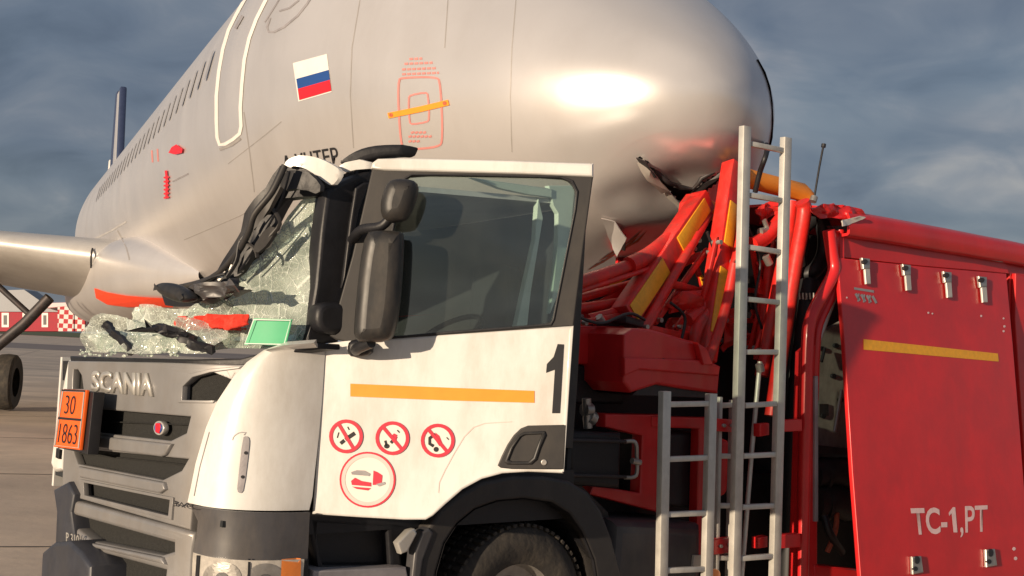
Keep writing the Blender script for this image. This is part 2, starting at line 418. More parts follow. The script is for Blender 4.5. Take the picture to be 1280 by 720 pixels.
def beam(name, a, b, wd, th, m, parent, side=None, bev=0.004):
    return link(name, beam_bm(bmesh.new(), a, b, wd, th, side, bev), m, parent, smooth=30)
def crumple(name, pl, outer, m, parent, amp=0.03, freq=6.0, th=0.01, w=0.0, L=0.03, seed=0, sm=0, bias=0.0, sharp=True):
    q = Plane(pl.O + pl.N * w, pl.U, pl.V)
    bm = fill2d([[q.uv(*p) for p in smooth_poly(list(outer), sm)]], L)
    mt = q.mtx()
    for v in bm.verts:
        p = Vector((v.co.x * freq, v.co.y * freq, seed * 7.3))
        if sharp: d = noise.noise(p) + 0.5 * abs(noise.noise(p * 2.1)) - 0.25 + 0.3 * noise.noise(p * 4.3)
        else: d = noise.noise(p)
        v.co.z = d * amp * 1.6 + bias
        v.co.x += noise.noise(p + Vector((9, 3, 1))) * amp * 0.35; v.co.y += noise.noise(p + Vector((2, 8, 5))) * amp * 0.35
    bm.transform(mt)
    if th:
        bmesh.ops.recalc_face_normals(bm, faces=bm.faces[:])
        bmesh.ops.solidify(bm, geom=bm.faces[:], thickness=th)
    return link(name, bm, m, parent, smooth=45)
def box_bm(bm, c, sx, sy, sz, U, V, W):
    c = Vector(c); b2 = bmesh.new(); vs_ = []
    for k in (-1, 1):
        for i, j in ((-1, -1), (1, -1), (1, 1), (-1, 1)): vs_.append(b2.verts.new(c + U * i * sx / 2 + V * j * sy / 2 + W * k * sz / 2))
    for f in ((3, 2, 1, 0), (4, 5, 6, 7), (0, 1, 5, 4), (1, 2, 6, 5), (2, 3, 7, 6), (3, 0, 4, 7)): b2.faces.new([vs_[k] for k in f])
    bmesh.ops.bevel(b2, geom=b2.edges[:], offset=min(0.01, sx * .2, sy * .2, sz * .2), segments=2, profile=.5, affect='EDGES')
    vm = {v: bm.verts.new(v.co) for v in b2.verts}
    for f in b2.faces: bm.faces.new([vm[v] for v in f.verts])
    b2.free(); return bm
Z = Vector((0, 0, 1))

# ------------------------------------------------------------------ ground
def ground_mat():
    m = mat('apron_concrete', (0.60, 0.50, 0.40), 0.85, 0, 0.16, 0.35, bump=0.25, bscale=6, dirt=(0.26, 0.22, 0.18), dirt_amt=0.6)
    t = m.node_tree; b = t.nodes['Principled BSDF']
    src = b.inputs['Base Color'].links[0].from_socket
    co = t.nodes.new('ShaderNodeTexCoord'); n = t.nodes.new('ShaderNodeTexNoise'); mp_ = t.nodes.new('ShaderNodeMapping')
    mp_.inputs['Scale'].default_value = (0.05, 0.35, 1); mp_.inputs['Rotation'].default_value = (0, 0, 0.25)
    t.links.new(co.outputs['Object'], mp_.inputs[0]); t.links.new(mp_.outputs[0], n.inputs[0]); n.inputs['Scale'].default_value = 1; n.inputs['Detail'].default_value = 6
    r = t.nodes.new('ShaderNodeValToRGB'); r.color_ramp.elements[0].position = .35; r.color_ramp.elements[0].color = (.72, .72, .74, 1)
    r.color_ramp.elements[1].position = .7; r.color_ramp.elements[1].color = (1.12, 1.1, 1.06, 1); t.links.new(n.outputs[0], r.inputs[0])
    x = t.nodes.new('ShaderNodeMix'); x.data_type = 'RGBA'; x.blend_type = 'MULTIPLY'; x.inputs['Factor'].default_value = 1
    t.links.new(src, x.inputs[6]); t.links.new(r.outputs[0], x.inputs[7]); t.links.new(x.outputs[2], b.inputs['Base Color'])
    return m
def quad(name, x0, y0, x1, y1, z, m, kind='structure'):
    bm = bmesh.new(); bm.faces.new([bm.verts.new(p) for p in ((x0, y0, z), (x1, y0, z), (x1, y1, z), (x0, y1, z))])
    return tag(link(name, bm, m), kind=kind)
quad('ground', -4000, -600, 4000, 6000, -0.02, mat('far_grass', (0.075, 0.095, 0.03), 0.9, 0, 0.35, 0.02))
gm = ground_mat()
# concrete bays, each a slab of its own near the camera, one sheet beyond
apron = quad('apron', -300, -120, 300, 480, -0.012, gm)
joint = mat('joint_sealant', (0.06, 0.055, 0.05), 0.8)
bm = bmesh.new()
for k in range(-12, 13):
    x = k * 6.0
    bm.faces.new([bm.verts.new(p) for p in ((x - .02, -20, -.008), (x + .02, -20, -.008), (x + .02, 130, -.008), (x - .02, 130, -.008))])
for k in range(-3, 22):
    y = k * 6.0
    bm.faces.new([bm.verts.new(p) for p in ((-72, y - .02, -.0075), (72, y - .02, -.0075), (72, y + .02, -.0075), (-72, y + .02, -.0075))])
jo = link('joint_seams', bm, joint); tag(jo, kind='stuff')
jo.rotation_euler = (0, 0, 0.32)
quad('taxiway', -300, 128, 300, 178, -0.006, mat('taxiway_asphalt', (0.20, 0.17, 0.16), 0.85, 0, 0.2, 0.1))
# ------------------------------------------------------------------ aircraft
K = 1.25
NX, NY = 1.1660482 * K, 7.11766814 * K
AZ0 = EYE + K * (4.03715402 - 1.65)
AX = Vector((math.cos(1.97787), math.sin(1.97787), 0)); LT = Vector((-AX.y, AX.x, 0))     # tailward, starboard
def pchip(xs, ys):
    xs, ys = np.array(xs, float), np.array(ys, float); h = np.diff(xs); d = np.diff(ys) / h; m = np.zeros_like(ys)
    for i in range(1, len(xs) - 1):
        if d[i - 1] * d[i] > 0:
            w1, w2 = 2 * h[i] + h[i - 1], h[i] + 2 * h[i - 1]; m[i] = (w1 + w2) / (w1 / d[i - 1] + w2 / d[i])
    m[0], m[-1] = d[0], d[-1]
    def f(x):
        i = int(min(max(np.searchsorted(xs, x) - 1, 0), len(h) - 1)); t = (x - xs[i]) / h[i]
        return ((1 + 2 * t) * (1 - t) ** 2 * ys[i] + t * (1 - t) ** 2 * h[i] * m[i] + t * t * (3 - 2 * t) * ys[i + 1] + t * t * (t - 1) * h[i] * m[i + 1])
    return f
TT = [0, .03, .1, .3, .6, 1, 1.5, 2, 3, 4, 5.5, 9, 25, 30, 34, 37.5]
HWs = [0, .158, .309, .564, .817, 1.059, 1.286, 1.459, 1.704, 1.853, 1.958, 1.975, 1.975, 1.5, .8, .15]
ZBs = [-.762, -.901, -1.041, -1.235, -1.428, -1.575, -1.683, -1.779, -1.901, -2.0, -2.057, -2.07, -2.07, -1.0, .3, 1.1]
ZTs = [-.762, -.645, -.523, -.313, -.076, .205, .501, .807, 1.432, 1.81, 2.046, 2.07, 2.07, 2.0, 1.75, 1.4]
st = [math.sqrt(t) for t in TT]
fW, fB, fT = pchip(st, HWs), pchip(st, ZBs), pchip(st, ZTs)
air = tag(empty('airliner', (NX, NY, 0)), 'silver airliner with a tricolour flag on its dented nose, standing behind the truck', 'aircraft')
def hpt(t, lat, z): return Vector((NX, NY, AZ0)) + AX * (t * K) + LT * (lat * K) + Z * (z * K)
tsn = sorted(set([(k / 120) ** 2 * 5.5 for k in range(121)] + list(np.linspace(5.5, 37.5, 40))))
NS = 360
V = []
for t in tsn:
    s = math.sqrt(t); wv, b, tp = fW(s), fB(s), fT(s)
    for k in range(NS):
        a = 2 * math.pi * k / NS
        V.append(hpt(t, wv * math.cos(a), (b + tp) / 2 + (tp - b) / 2 * math.sin(a)))
FC = [(i * NS + k, i * NS + (k + 1) % NS, (i + 1) * NS + (k + 1) % NS, (i + 1) * NS + k) for i in range(len(tsn) - 1) for k in range(NS)]
hull0 = Surf(BVHTree.FromPolygons(V, FC))
# dents pushed into the lower nose where the truck struck it
dents = [((845, 240), 0.20, -0.09), ((775, 245), 0.12, -0.03), ((752, 235), 0.15, 0.02), ((800, 300), 0.2, -0.04)]
for (q, sg, am) in dents:
    c, n = hull0.hit(*q)
    for i, v in enumerate(V):
        d2 = (v - c).length_squared
        if d2 < (3 * sg) ** 2: V[i] = v + n * (am * math.exp(-d2 / (2 * sg * sg)))
def topx(v):
    q = R.transposed() @ (v - CAM); return CX + F * q.x / q.z, CY + F * q.y / q.z
def inpoly(p, poly):
    c = False; j = len(poly) - 1
    for i in range(len(poly)):
        if (poly[i][1] > p[1]) != (poly[j][1] > p[1]) and p[0] < (poly[j][0] - poly[i][0]) * (p[1] - poly[i][1]) / (poly[j][1] - poly[i][1]) + poly[i][0]: c = not c
        j = i
    return c
tear = [(797, 196), (806, 200), (822, 217), (838, 229), (852, 237), (866, 238), (880, 228), (905, 212), (907, 218), (885, 238), (868, 262), (842, 246), (824, 230), (808, 214)]
keep = []
for f in FC:
    c = sum((V[i] for i in f), Vector()) / 4
    if (c - CAM).length < 13 and inpoly(topx(c), tear) and (c - CAM).length < 10.9: continue
    keep.append(f)
me = bpy.data.meshes.new('fuselage'); me.from_pydata(V, [], keep); me.update()
fus = link('fuselage', me, M['hull'], air, smooth='keep')
hull = Surf(BVHTree.FromPolygons(V, FC))
# dark structure inside the torn skin
Vi = [v - (v - hpt(tsn[i // NS], 0, (fB(math.sqrt(tsn[i // NS])) + fT(math.sqrt(tsn[i // NS]))) / 2)).normalized() * 0.12 for i, v in enumerate(V[:NS * 80])]
me = bpy.data.meshes.new('nose_inner_shell'); me.from_pydata(Vi, [], [f for f in FC if max(f) < NS * 80 and min(f) >= NS * 4]); me.update()
link('nose_inner_shell', me, M['darksteel'], air)
def flap(name, pts, lift, m):
    bm = bmesh.new(); vs_ = []
    for (px, py), l in zip(pts, lift): vs_.append(bm.verts.new(hull.at(px, py, l)))
    bm.faces.new(vs_); bmesh.ops.triangulate(bm, faces=bm.faces[:])
    bmesh.ops.subdivide_edges(bm, edges=bm.edges[:], cuts=2, use_grid_fill=True)
    for v in bm.verts: v.co += Vector((noise.noise(v.co * 9), noise.noise(v.co * 9 + Vector((4, 4, 4))), noise.noise(v.co * 9 + Vector((8, 1, 2))))) * 0.012
    bmesh.ops.recalc_face_normals(bm, faces=bm.faces[:]); bmesh.ops.solidify(bm, geom=bm.faces[:], thickness=0.008)
    return link(name, bm, m, air, smooth=30)
flap('torn_flap', [(804, 196), (812, 204), (832, 228), (824, 236), (808, 218), (797, 202)], [.02, .05, .08, .04, .06, .02], M['skinedge'])
flap('torn_flap', [(822, 222), (830, 228), (850, 250), (858, 262), (848, 256), (828, 238)], [.02, .04, .06, .08, .05, .02], M['skinedge'])
flap('torn_flap', [(795, 194), (806, 195), (818, 212), (812, 216)], [.03, .06, .07, .03], M['darksteel'])
flap('torn_flap', [(752, 271), (768, 275), (783, 282), (774, 292), (768, 298), (764, 296)], [.01, .02, .11, .13, .15, .06], M['hull'])
flap('torn_flap', [(768, 298), (782, 286), (779, 300), (774, 304)], [.02, .05, .09, .04], M['darksteel'])
flap('torn_flap', [(846, 246), (860, 234), (872, 240), (862, 258)], [.09, .1, .08, .1], M['skinedge'])
flap('torn_flap', [(862, 236), (885, 222), (912, 204), (900, 214), (876, 234)], [.03, .03, .02, .04, .04], M['darksteel'])
lip = [(796, 193), (802, 197), (808, 204), (815, 212), (822, 219), (830, 224), (838, 231), (846, 234), (853, 239), (866, 240), (874, 233), (881, 228), (893, 220), (906, 211)]
tube('torn_lip', [hull0.at(x + random.uniform(-1.5, 1.5), y + random.uniform(-1, 1), -.03 + random.uniform(-.015, .02)) for x, y in lip], [.012 + .010 * random.random() for _ in lip], M['darksteel'], air, 8)
# the truck's red reflection, painted as slivers on the lower nose
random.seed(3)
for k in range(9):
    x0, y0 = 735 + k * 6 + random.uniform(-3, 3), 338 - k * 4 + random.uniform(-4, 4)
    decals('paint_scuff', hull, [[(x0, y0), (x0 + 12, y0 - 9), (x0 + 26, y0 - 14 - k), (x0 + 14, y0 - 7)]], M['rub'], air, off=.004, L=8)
# the dark bent strip behind the radome edge
ln = []
for y in (74, 90, 108, 128, 150, 172, 190, 206):
    x = {74: 948, 90: 957, 108: 963, 128: 966, 150: 967, 172: 966, 190: 962, 206: 955}[y]
    p0 = hull0.at(x - 12, y); d = ray(x, y)
    ln.append((CAM + d * ((p0 - CAM).length + 0.30), CAM + ray(x - 9, y + 2) * ((p0 - CAM).length + 0.38)))
bm = bmesh.new(); vs_ = [(bm.verts.new(a), bm.verts.new(b)) for a, b in ln]
for i in range(len(vs_) - 1): bm.faces.new((vs_[i][0], vs_[i + 1][0], vs_[i + 1][1], vs_[i][1]))
bmesh.ops.solidify(bm, geom=bm.faces[:], thickness=0.03)
link('radome_edge_strip', bm, M['black'], air, smooth=40)
tube('bent_probe', [hull0.at(955, 180, .02), CAM + ray(958, 192) * 9.3, CAM + ray(950, 215) * 9.3, CAM + ray(944, 240) * 9.35], .02, M['black'], air, curve=5)
# panel seams
def hline(name, path, wd, m, closed=False, off=.004):
    return decals(name, hull, ribpoly(path, wd, closed), m, air, off=off, L=10)
seam = mat('panel_seam', (0.46, 0.43, 0.41), 0.5, 0.4, 0.1)
for path in ([(645, 0), (640, 60), (638, 120), (640, 190)], [(560, 0), (556, 60)], [(285, 205), (330, 170), (352, 152)], [(305, 140), (312, 190), (318, 240)],
             [(450, 0), (440, 60), (438, 120), (442, 185)], [(230, 300), (300, 270), (345, 245)]):
    q = [path[0]]
    for a, b in zip(path, path[1:]): q += [(a[0] + (b[0] - a[0]) * k / 4, a[1] + (b[1] - a[1]) * k / 4) for k in range(1, 5)]
    hline('panel_seam', q, 1.1, seam, off=.0025)
# door outline
def dens(path, k=6): 
    out = [path[0]]
    for a, b in zip(path, path[1:]): out += [(a[0] + (b[0] - a[0]) * j / k, a[1] + (b[1] - a[1]) * j / k) for j in range(1, k + 1)]
    return out
doorline = [(321, -20), (306, 0), (296, 18), (286, 38), (279, 62), (274, 90), (271, 120), (271, 150), (272, 172), (275, 181), (282, 180), (292, 174), (300, 167), (302, 158), (301, 135), (303, 105), (306, 75), (312, 48), (321, 24), (333, 0), (344, -20)]
doorp = decal('cabin_door', hull, doorline, M['hull'], air, off=.003, L=8)
decals('door_outline', hull, ribpoly(doorline, 4.2, True), M['paintwhite'], doorp, off=.007, L=8)
decals('door_handle', hull, ribpoly([(295, 36), (304, 20)], 3.5), M['greyprint'], doorp, off=.010)
decals('door_sill', hull, ribpoly([(275, 187), (290, 181), (301, 173)], 3.5), seam, doorp, off=.006)
# cabin windows running back along the hull
for k in range(26):
    t = 6.6 + k * 0.53
    lat = 1.975; zz_ = 0.42
    c0 = hpt(t, math.sqrt(max(0, 1 - (zz_ / 2.07) ** 2)) * 1.975, zz_)
    nrm = (LT * 0.98 + Z * 0.2).normalized(); up_ = AX.cross(nrm).normalized()
    bm = bmesh.new()
    bm.faces.new([bm.verts.new(c0 + nrm * 0.008 + AX * (0.085 * K * math.copysign(abs(math.cos(a)) ** .6, math.cos(a))) + up_ * (0.165 * K * math.copysign(abs(math.sin(a)) ** .6, math.sin(a))))
                  for a in [2 * math.pi * j / 16 for j in range(16)]])
    link('cabin_window', bm, M['windowgrey'], air)
# flag
def bil(q, a, b):
    tl, tr, br, bl = q
    return ((tl[0] * (1 - a) + tr[0] * a) * (1 - b) + (bl[0] * (1 - a) + br[0] * a) * b, (tl[1] * (1 - a) + tr[1] * a) * (1 - b) + (bl[1] * (1 - a) + br[1] * a) * b)
fq = [(366.5, 79), (409, 67.5), (415, 115), (373.5, 127)]
def flagband(b0, b1, a0=0, a1=1, off=.005):
    return [bil(fq, a, b) for a, b in ((a0, b0), (.5, b0), (a1, b0), (a1, b1), (.5, b1), (a0, b1))]
flag = decal('flag', hull, flagband(0, 1), M['paintwhite'], air, off=.004)
decal('blue_stripe', hull, flagband(.42, .68, .04, 1), M['blueink'], flag, off=.007)
decal('red_stripe', hull, flagband(.68, .97, .04, 1), M['flagred'], flag, off=.007)
# taped hatch
hatch = decals('hatch_outline', hull, ribpoly(smooth_poly([(497, 100), (505, 97), (545, 96), (551, 102), (554, 175), (549, 184), (507, 187), (501, 180)], 2), 2.6, True), M['paleprint'], air, off=.004)
decals('hatch_outline', hull, ribpoly(smooth_poly([(511, 123), (513, 119), (532, 115.5), (535.5, 118), (537, 149), (534, 152.5), (516, 155.5), (512, 153)], 1), 2.2, True), M['paleprint'], air, off=.004)
decals('adhesive_tape', hull, ribpoly([(486, 144.5), (506, 140.5), (526, 136.5), (545, 132), (561.5, 128)], 7), M['tape'], air, off=.009)
for q in ((490, 143.5), (557, 129)): decal('tape_end', hull, circ(*q, 2.5, n=8), M['rub'], air, off=.012)
for k, (y, x0, x1) in enumerate(((73, 512, 528), (79, 506, 541), (86, 503, 545), (92, 503, 549))):
    decals('hatch_lettering', hull, [seg((x0 + j * 6.2, y + 1 - j * .25), (min(x0 + j * 6.2 + 4.6, x1), y + .6 - j * .25), 2.6) for j in range(int((x1 - x0) / 6.2) + 1)], M['paleprint'], air, off=.004)
for k, (y, x0, x1) in enumerate(((165, 514, 538), (170, 511, 541), (176, 511, 530))):
    decals('hatch_lettering', hull, [seg((x0 + j * 5, y + 1), (min(x0 + j * 5 + 3.8, x1), y), 2.6) for j in range(int((x1 - x0) / 5))], M['paleprint'], air, off=.004)
text('name_lettering', 'А УНТЕР', hull, [(352, 195), (421, 183.5), (425, 203), (356, 215)], M['ink'], air, off=.006, bold=.012)
# airline emblem outline
hline('emblem_outline', [(338, 22), (334, 34), (336, 40), (343, 40), (355, 34), (372, 20), (384, 5), (392, -8)], 2.6, M['greyprint'])
hline('emblem_outline', [(349, 14), (362, 10), (374, 0)], 2.2, M['greyprint'])
hline('emblem_outline', [(331, 28), (340, 14), (350, -2)], 1.8, M['greyprint'])
# red covers with streamers
decal('probe_cover', hull, [(213, 191), (217, 184), (223, 180.5), (231, 186), (230, 191), (222, 193)], M['flagred'], air, off=.03)
decals('cover_streamer', hull, ribpoly([(209, 213), (210, 225), (209.5, 248)], 3), M['flagred'], air, off=.02)
decals('small_lettering', hull, [seg((206.5, y), (213, y - 1), 2.4) for y in (222, 227, 232, 237, 242, 247)], M['flagred'], air, off=.024)
decals('small_lettering', hull, ribpoly([(190, 188), (191, 203)], 2) + ribpoly([(197, 186), (198, 202)], 2), M['paleprint'], air, off=.004)
decals('small_lettering', hull, [seg((216 + 4 * j, 227 - 2 * j), (220 + 4 * j, 225 - 2 * j), 2) for j in range(5)], M['greyprint'], air, off=.004)
# wing-body fairing
FT = [10.2, 11.2, 12.4, 14, 16, 20, 24, 27]
FWd = [1.35, 1.72, 2.0, 2.2, 2.32, 2.36, 2.2, 1.6]
FBt = [-1.75, -2.02, -2.16, -2.24, -2.3, -2.34, -2.3, -1.9]
FTp = [-1.35, -1.05, -.8, -.62, -.55, -.5, -.6, -1.2]
fw, fb, ft = pchip(FT, FWd), pchip(FT, FBt), pchip(FT, FTp)
FV, FF = [], []; TS = list(np.linspace(10.2, 27, 40)); NF = 64
for t in TS:
    for k in range(NF):
        a = 2 * math.pi * k / NF; e = .72
        FV.append(hpt(t, fw(t) * math.copysign(abs(math.cos(a)) ** e, math.cos(a)), (fb(t) + ft(t)) / 2 + (ft(t) - fb(t)) / 2 * math.copysign(abs(math.sin(a)) ** e, math.sin(a))))
FF = [(i * NF + k, i * NF + (k + 1) % NF, (i + 1) * NF + (k + 1) % NF, (i + 1) * NF + k) for i in range(len(TS) - 1) for k in range(NF)]
me = bpy.data.meshes.new('wing_fairing'); me.from_pydata(FV, [], FF); me.update(); link('wing_fairing', me, M['hull'], air, smooth='keep')
both = Surf(BVHTree.FromPolygons(V + FV, FC + [tuple(i + len(V) for i in f) for f in FF]))
bandp = [(119, 360), (135, 365), (160, 369), (190, 371), (214, 372), (217, 383), (190, 383), (160, 383), (135, 380), (121, 372)]
decal('red_band', both, bandp, M['redband'], air, off=.02, L=8)
decals('panel_seam', both, ribpoly(dens([(147, 288), (158, 310), (162, 325)], 5), 1.6), seam, air, off=.006)
decals('panel_seam', both, ribpoly(dens([(84, 316), (110, 303), (140, 288), (158, 277)], 4), 2.0), M['winggrey'], air, off=.006)
# wing (starboard), lofted aerofoils
def aerofoil(n=24):
    up_, lo = [], []
    for k in range(n + 1):
        x = (1 - math.cos(math.pi * k / n)) / 2
        y = .6 * (.2969 * math.sqrt(x) - .126 * x - .3516 * x * x + .2843 * x ** 3 - .1036 * x ** 4)
        up_.append((x, y * 1.1)); lo.append((x, -y * .9))
    return up_ + lo[::-1][1:-1]
af = aerofoil()
WV, WF = [], []
secs = [(1.6, 14.9, 6.6, 1.25), (2.3, 15.35, 6.2, 1.2), (6.0, 17.1, 4.4, .75), (12, 20.0, 2.8, .6), (17, 22.4, 1.5, .55)]
for lat, t0, ch, tk in secs:
    for x, y in af: WV.append(hpt(t0 + x * ch, lat, -1.10 + (lat - 2.3) * .095 + y * ch * tk - x * .5))
nA = len(af)
for i in range(len(secs) - 1):
    for k in range(nA): WF.append((i * nA + k, i * nA + (k + 1) % nA, (i + 1) * nA + (k + 1) % nA, (i + 1) * nA + k))
WF.append(tuple(range((len(secs) - 1) * nA, len(secs) * nA)))
me = bpy.data.meshes.new('wing'); me.from_pydata(WV, [], WF); me.update(); link('wing', me, M['winggrey'], air, smooth='keep')
tube('slat_joint', [hpt(15.35 + .02, 2.3, -1.10 + .12), hpt(15.28, 2.32, -1.10), hpt(15.4, 2.3, -1.3)], .02, M['black'], air, curve=5)
# fin, seen almost edge-on
def slabpts(name, pts, half, m, parent):
    bm = bmesh.new(); A = [bm.verts.new(p + LT * half * K) for p in pts]; B = [bm.verts.new(p - LT * half * K) for p in pts]
    bm.faces.new(A); bm.faces.new(B[::-1])
    for i in range(len(pts)): bm.faces.new((A[i], B[i], B[(i + 1) % len(pts)], A[(i + 1) % len(pts)]))
    bmesh.ops.bevel(bm, geom=bm.edges[:], offset=half * .5 * K, segments=2, profile=.5, affect='EDGES')
    return link(name, bm, m, parent, smooth=40)
fin = slabpts('tail_fin', [hpt(36.9, 0, 1.6), hpt(37.9, 0, 6.1), hpt(38.8, 0, 6.1), hpt(39.2, 0, 1.6)], .10, M['finpale'], air)
slabpts('leading_edge', [hpt(36.4, 0, 1.6), hpt(37.6, 0, 6.15), hpt(37.95, 0, 6.15), hpt(36.9, 0, 1.6)], .11, M['finblue'], fin)
slabpts('fin_tip', [hpt(38.6, 0, 2.4), hpt(38.7, 0, 6.2), hpt(39.3, 0, 6.2), hpt(39.7, 0, 2.4)], .11, M['finblue'], fin)
slabpts('rudder', [hpt(39.8, 0, 1.5), hpt(39.8, 0, 2.9), hpt(40.6, 0, 4.0), hpt(41.2, 0, 1.5)], .08, M['paintwhite'], fin)
# main gear
GD = 1.96 * F / 101.0
FACE = Plane((0, GD, 0), (1, 0, 0), (0, 0, 1))
def wheel_rev(name, c, axis, prof, m, parent, n=40):
    axis = axis.normalized(); u = axis.orthogonal().normalized(); v = axis.cross(u); bm = bmesh.new(); rings = []
    for (r, h) in prof: rings.append([bm.verts.new(c + axis * h + (u * math.cos(2 * math.pi * k / n) + v * math.sin(2 * math.pi * k / n)) * r) for k in range(n)])
    for a, b in zip(rings, rings[1:]):
        for k in range(n): bm.faces.new((a[k], a[(k + 1) % n], b[(k + 1) % n], b[k]))
    return link(name, bm, m, parent, smooth=40)
gear = link('landing_gear', tube_bm(bmesh.new(), [FACE.at(-12, 480), FACE.at(-13, 400), FACE.at(-14, 350)], .16, 14), M['darksteel'], air, smooth=40)
for px in (9, -34):
    c = FACE.at(px, 480); c.z = .68
    wheel_rev('tyre', c, Vector((1, .15, 0)), [(.35, -.2), (.60, -.22), (.66, -.17), (.68, 0), (.66, .17), (.60, .22), (.35, .2)], M['rubber'], gear)
    wheel_rev('rim', c, Vector((1, .15, 0)), [(.02, -.12), (.34, -.15), (.36, -.19)], M['steel'], gear, 24)
FB = Plane((0, GD - 2, 0), (1, 0, 0), (0, 0, 1))
tube('drag_brace', [FB.at(-8, 436), FB.at(30, 405), FB.at(62, 372)], .13, M['darksteel'], gear)
tube('side_brace', [FB.at(-6, 354), FB.at(38, 394)], .07, M['darksteel'], gear)
tube('actuator', [FB.at(36, 394), FB.at(58, 372)], .05, M['darksteel'], gear)

# ------------------------------------------------------------------ far buildings
BP = Plane((0, 440, 0), (1, 0, 0), (0, 0, 1))
def checker_mat():
    m = mat('red_white_checks', (0.5, 0.02, 0.03), 0.7); t = m.node_tree; b = t.nodes['Principled BSDF']
    co = t.nodes.new('ShaderNodeTexCoord'); c = t.nodes.new('ShaderNodeTexChecker'); c.inputs['Scale'].default_value = .62
    c.inputs[1].default_value = (.45, .025, .035, 1); c.inputs[2].default_value = (.7, .66, .62, 1)
    t.links.new(co.outputs['Object'], c.inputs[0]); t.links.new(c.outputs[0], b.inputs['Base Color']); return m
M['checks'] = checker_mat()
M['bred'] = mat('red_wall', (0.36, 0.022, 0.04), 0.7, 0, .15, .3)
M['roofgrey'] = mat('pale_metal_roof', (0.24, 0.25, 0.27), 0.5, .2, .1, .3)
b0 = BP.at(40, 411); b0.z = 0
bld = tag(empty('terminal_shed', (b0.x, b0.y, 0)), 'low red shed with white windows and pale roof across the airfield', 'building')
plate('wall', BP, [(-90, 388), (72, 389), (72, 414), (-90, 414)], M['bred'], bld, th=10, bevel=.02, flat=True)
plate('roof', BP, [(-95, 366), (30, 362), (50, 376), (74, 386), (74, 390), (-95, 389)], M['roofgrey'], bld, th=12, w=.6, bevel=.02, flat=True)
for x, wd in ((2, 9), (28, 6), (52, 8), (-20, 10)):
    f = plate('window', BP, [(x, 391), (x + wd, 391), (x + wd, 409), (x, 409)], M['paintwhite'], bld, th=.3, w=.15, bevel=.01, flat=True)
    plate('pane', BP, [(x + wd * .25, 394), (x + wd * .75, 394), (x + wd * .75, 406), (x + wd * .25, 406)], M['darkgrey'], f, th=.1, w=.2, bevel=.01, flat=True)
BP2 = Plane((0, 434, 0), (1, 0, 0), (0, 0, 1))
b1 = BP2.at(90, 412); b1.z = 0
tw = tag(empty('checkered_block', (b1.x, b1.y, 0)), 'small block painted in red and white checks at the right end of the red shed', 'building')
plate('wall', BP2, [(72, 380), (92, 381), (92, 414), (72, 414)], M['checks'], tw, th=8, bevel=.02, flat=True)
plate('wall', BP2, [(92, 384), (106, 386), (106, 414), (92, 414)], M['checks'], tw, th=6, bevel=.02, w=-.4, flat=True)
plate('roof', BP2, [(52, 379), (90, 378), (92, 382), (54, 385)], M['pinkprint'], tw, th=8.4, w=.2, bevel=.02, flat=True)
b2_ = BP.at(125, 411); b2_.z = 0
hg = tag(empty('grey_hangar', (b2_.x, b2_.y + 30, 0)), 'dark grey hangar on the far edge of the airfield, right of the checks', 'building')
BP3 = Plane((0, 470, 0), (1, 0, 0), (0, 0, 1))
plate('wall', BP3, [(85, 372), (180, 376), (180, 414), (85, 414)], M['darkgrey'], hg, th=15, bevel=.02, flat=True)
plate('roof', BP3, [(82, 368), (184, 372), (184, 377), (82, 373)], M['roofgrey'], hg, th=16, w=.4, bevel=.02, flat=True)

# ------------------------------------------------------------------ the tank truck
EX = Vector((0.774134259, 0.63302141, 0)); EY = Vector((-0.63302141, 0.774134259, 0))     # rearwards, towards the far side
fd = R.transposed() @ Vector((0, 1, 0))
T0 = CAM + ray(275, 470) * (5.7 / (R.transposed() @ ray(275, 470)).z); T0.z = 0
truck = tag(empty('tank_truck', T0, math.atan2(EX.y, EX.x)), 'red and white fuel truck with crushed cab, wedged under the aircraft nose', 'truck')
def tp(x, y, z): return T0 + EX * x + EY * y + Z * z
def S(y): return Plane(tp(0, y, 0), EX, Z)                 # truck side planes
def FR(x): return Plane(tp(x, 0, 0), -EY, Z)               # truck front planes
def HZ(z): return Plane(tp(0, 0, z), EX, EY)               # level planes
P_ = truck
def bow(y): return .34 * (max(0.0, .55 - y) / .55) ** 2
TI = ROOTM[truck.name].inverted(); CL = TI @ CAM
def warp(o, x0=0.0, slope=0.0, z0=1.8):
    """bend a flat front piece round the bowed front of the cab"""
    if o is None: return o
    bm = bmesh.new(); bm.from_mesh(o.data)
    bmesh.ops.triangulate(bm, faces=[f for f in bm.faces if len(f.verts) > 4])
    for _ in range(6):
        lg = [e for e in bm.edges if e.calc_length() > .09]
        if not lg: break
        bmesh.ops.subdivide_edges(bm, edges=lg, cuts=1); bmesh.ops.triangulate(bm, faces=[f for f in bm.faces if len(f.verts) > 4])
    wm = Matrix() if top_of(o) is truck else TI
    for v in bm.verts:
        p = wm @ v.co; w_ = x0 + slope * (p.z - z0) - p.x; d = p - CL; lo, hi = 1.0, 1.5
        for _ in range(28):
            m_ = (lo + hi) / 2; q = CL + d * m_
            if q.x - x0 - slope * (q.z - z0) - bow(q.y) + w_ < 0: lo = m_
            else: hi = m_
        v.co = wm.inverted() @ (CL + d * lo)
    bm.to_mesh(o.data); bm.free(); o.data.set_sharp_from_angle(angle=math.radians(35)); return o
class Front:
    def __init__(s, x0): s.x0 = x0
    def at(s, px, py):
        d = (TI.to_3x3() @ ray(px, py)); lo, hi = 2.0, 14.0
        for _ in range(40):
            m_ = (lo + hi) / 2; q = CL + d * m_
            if q.x - s.x0 - bow(q.y) < 0: lo = m_
            else: hi = m_
        return ROOTM[truck.name] @ (CL + d * lo)
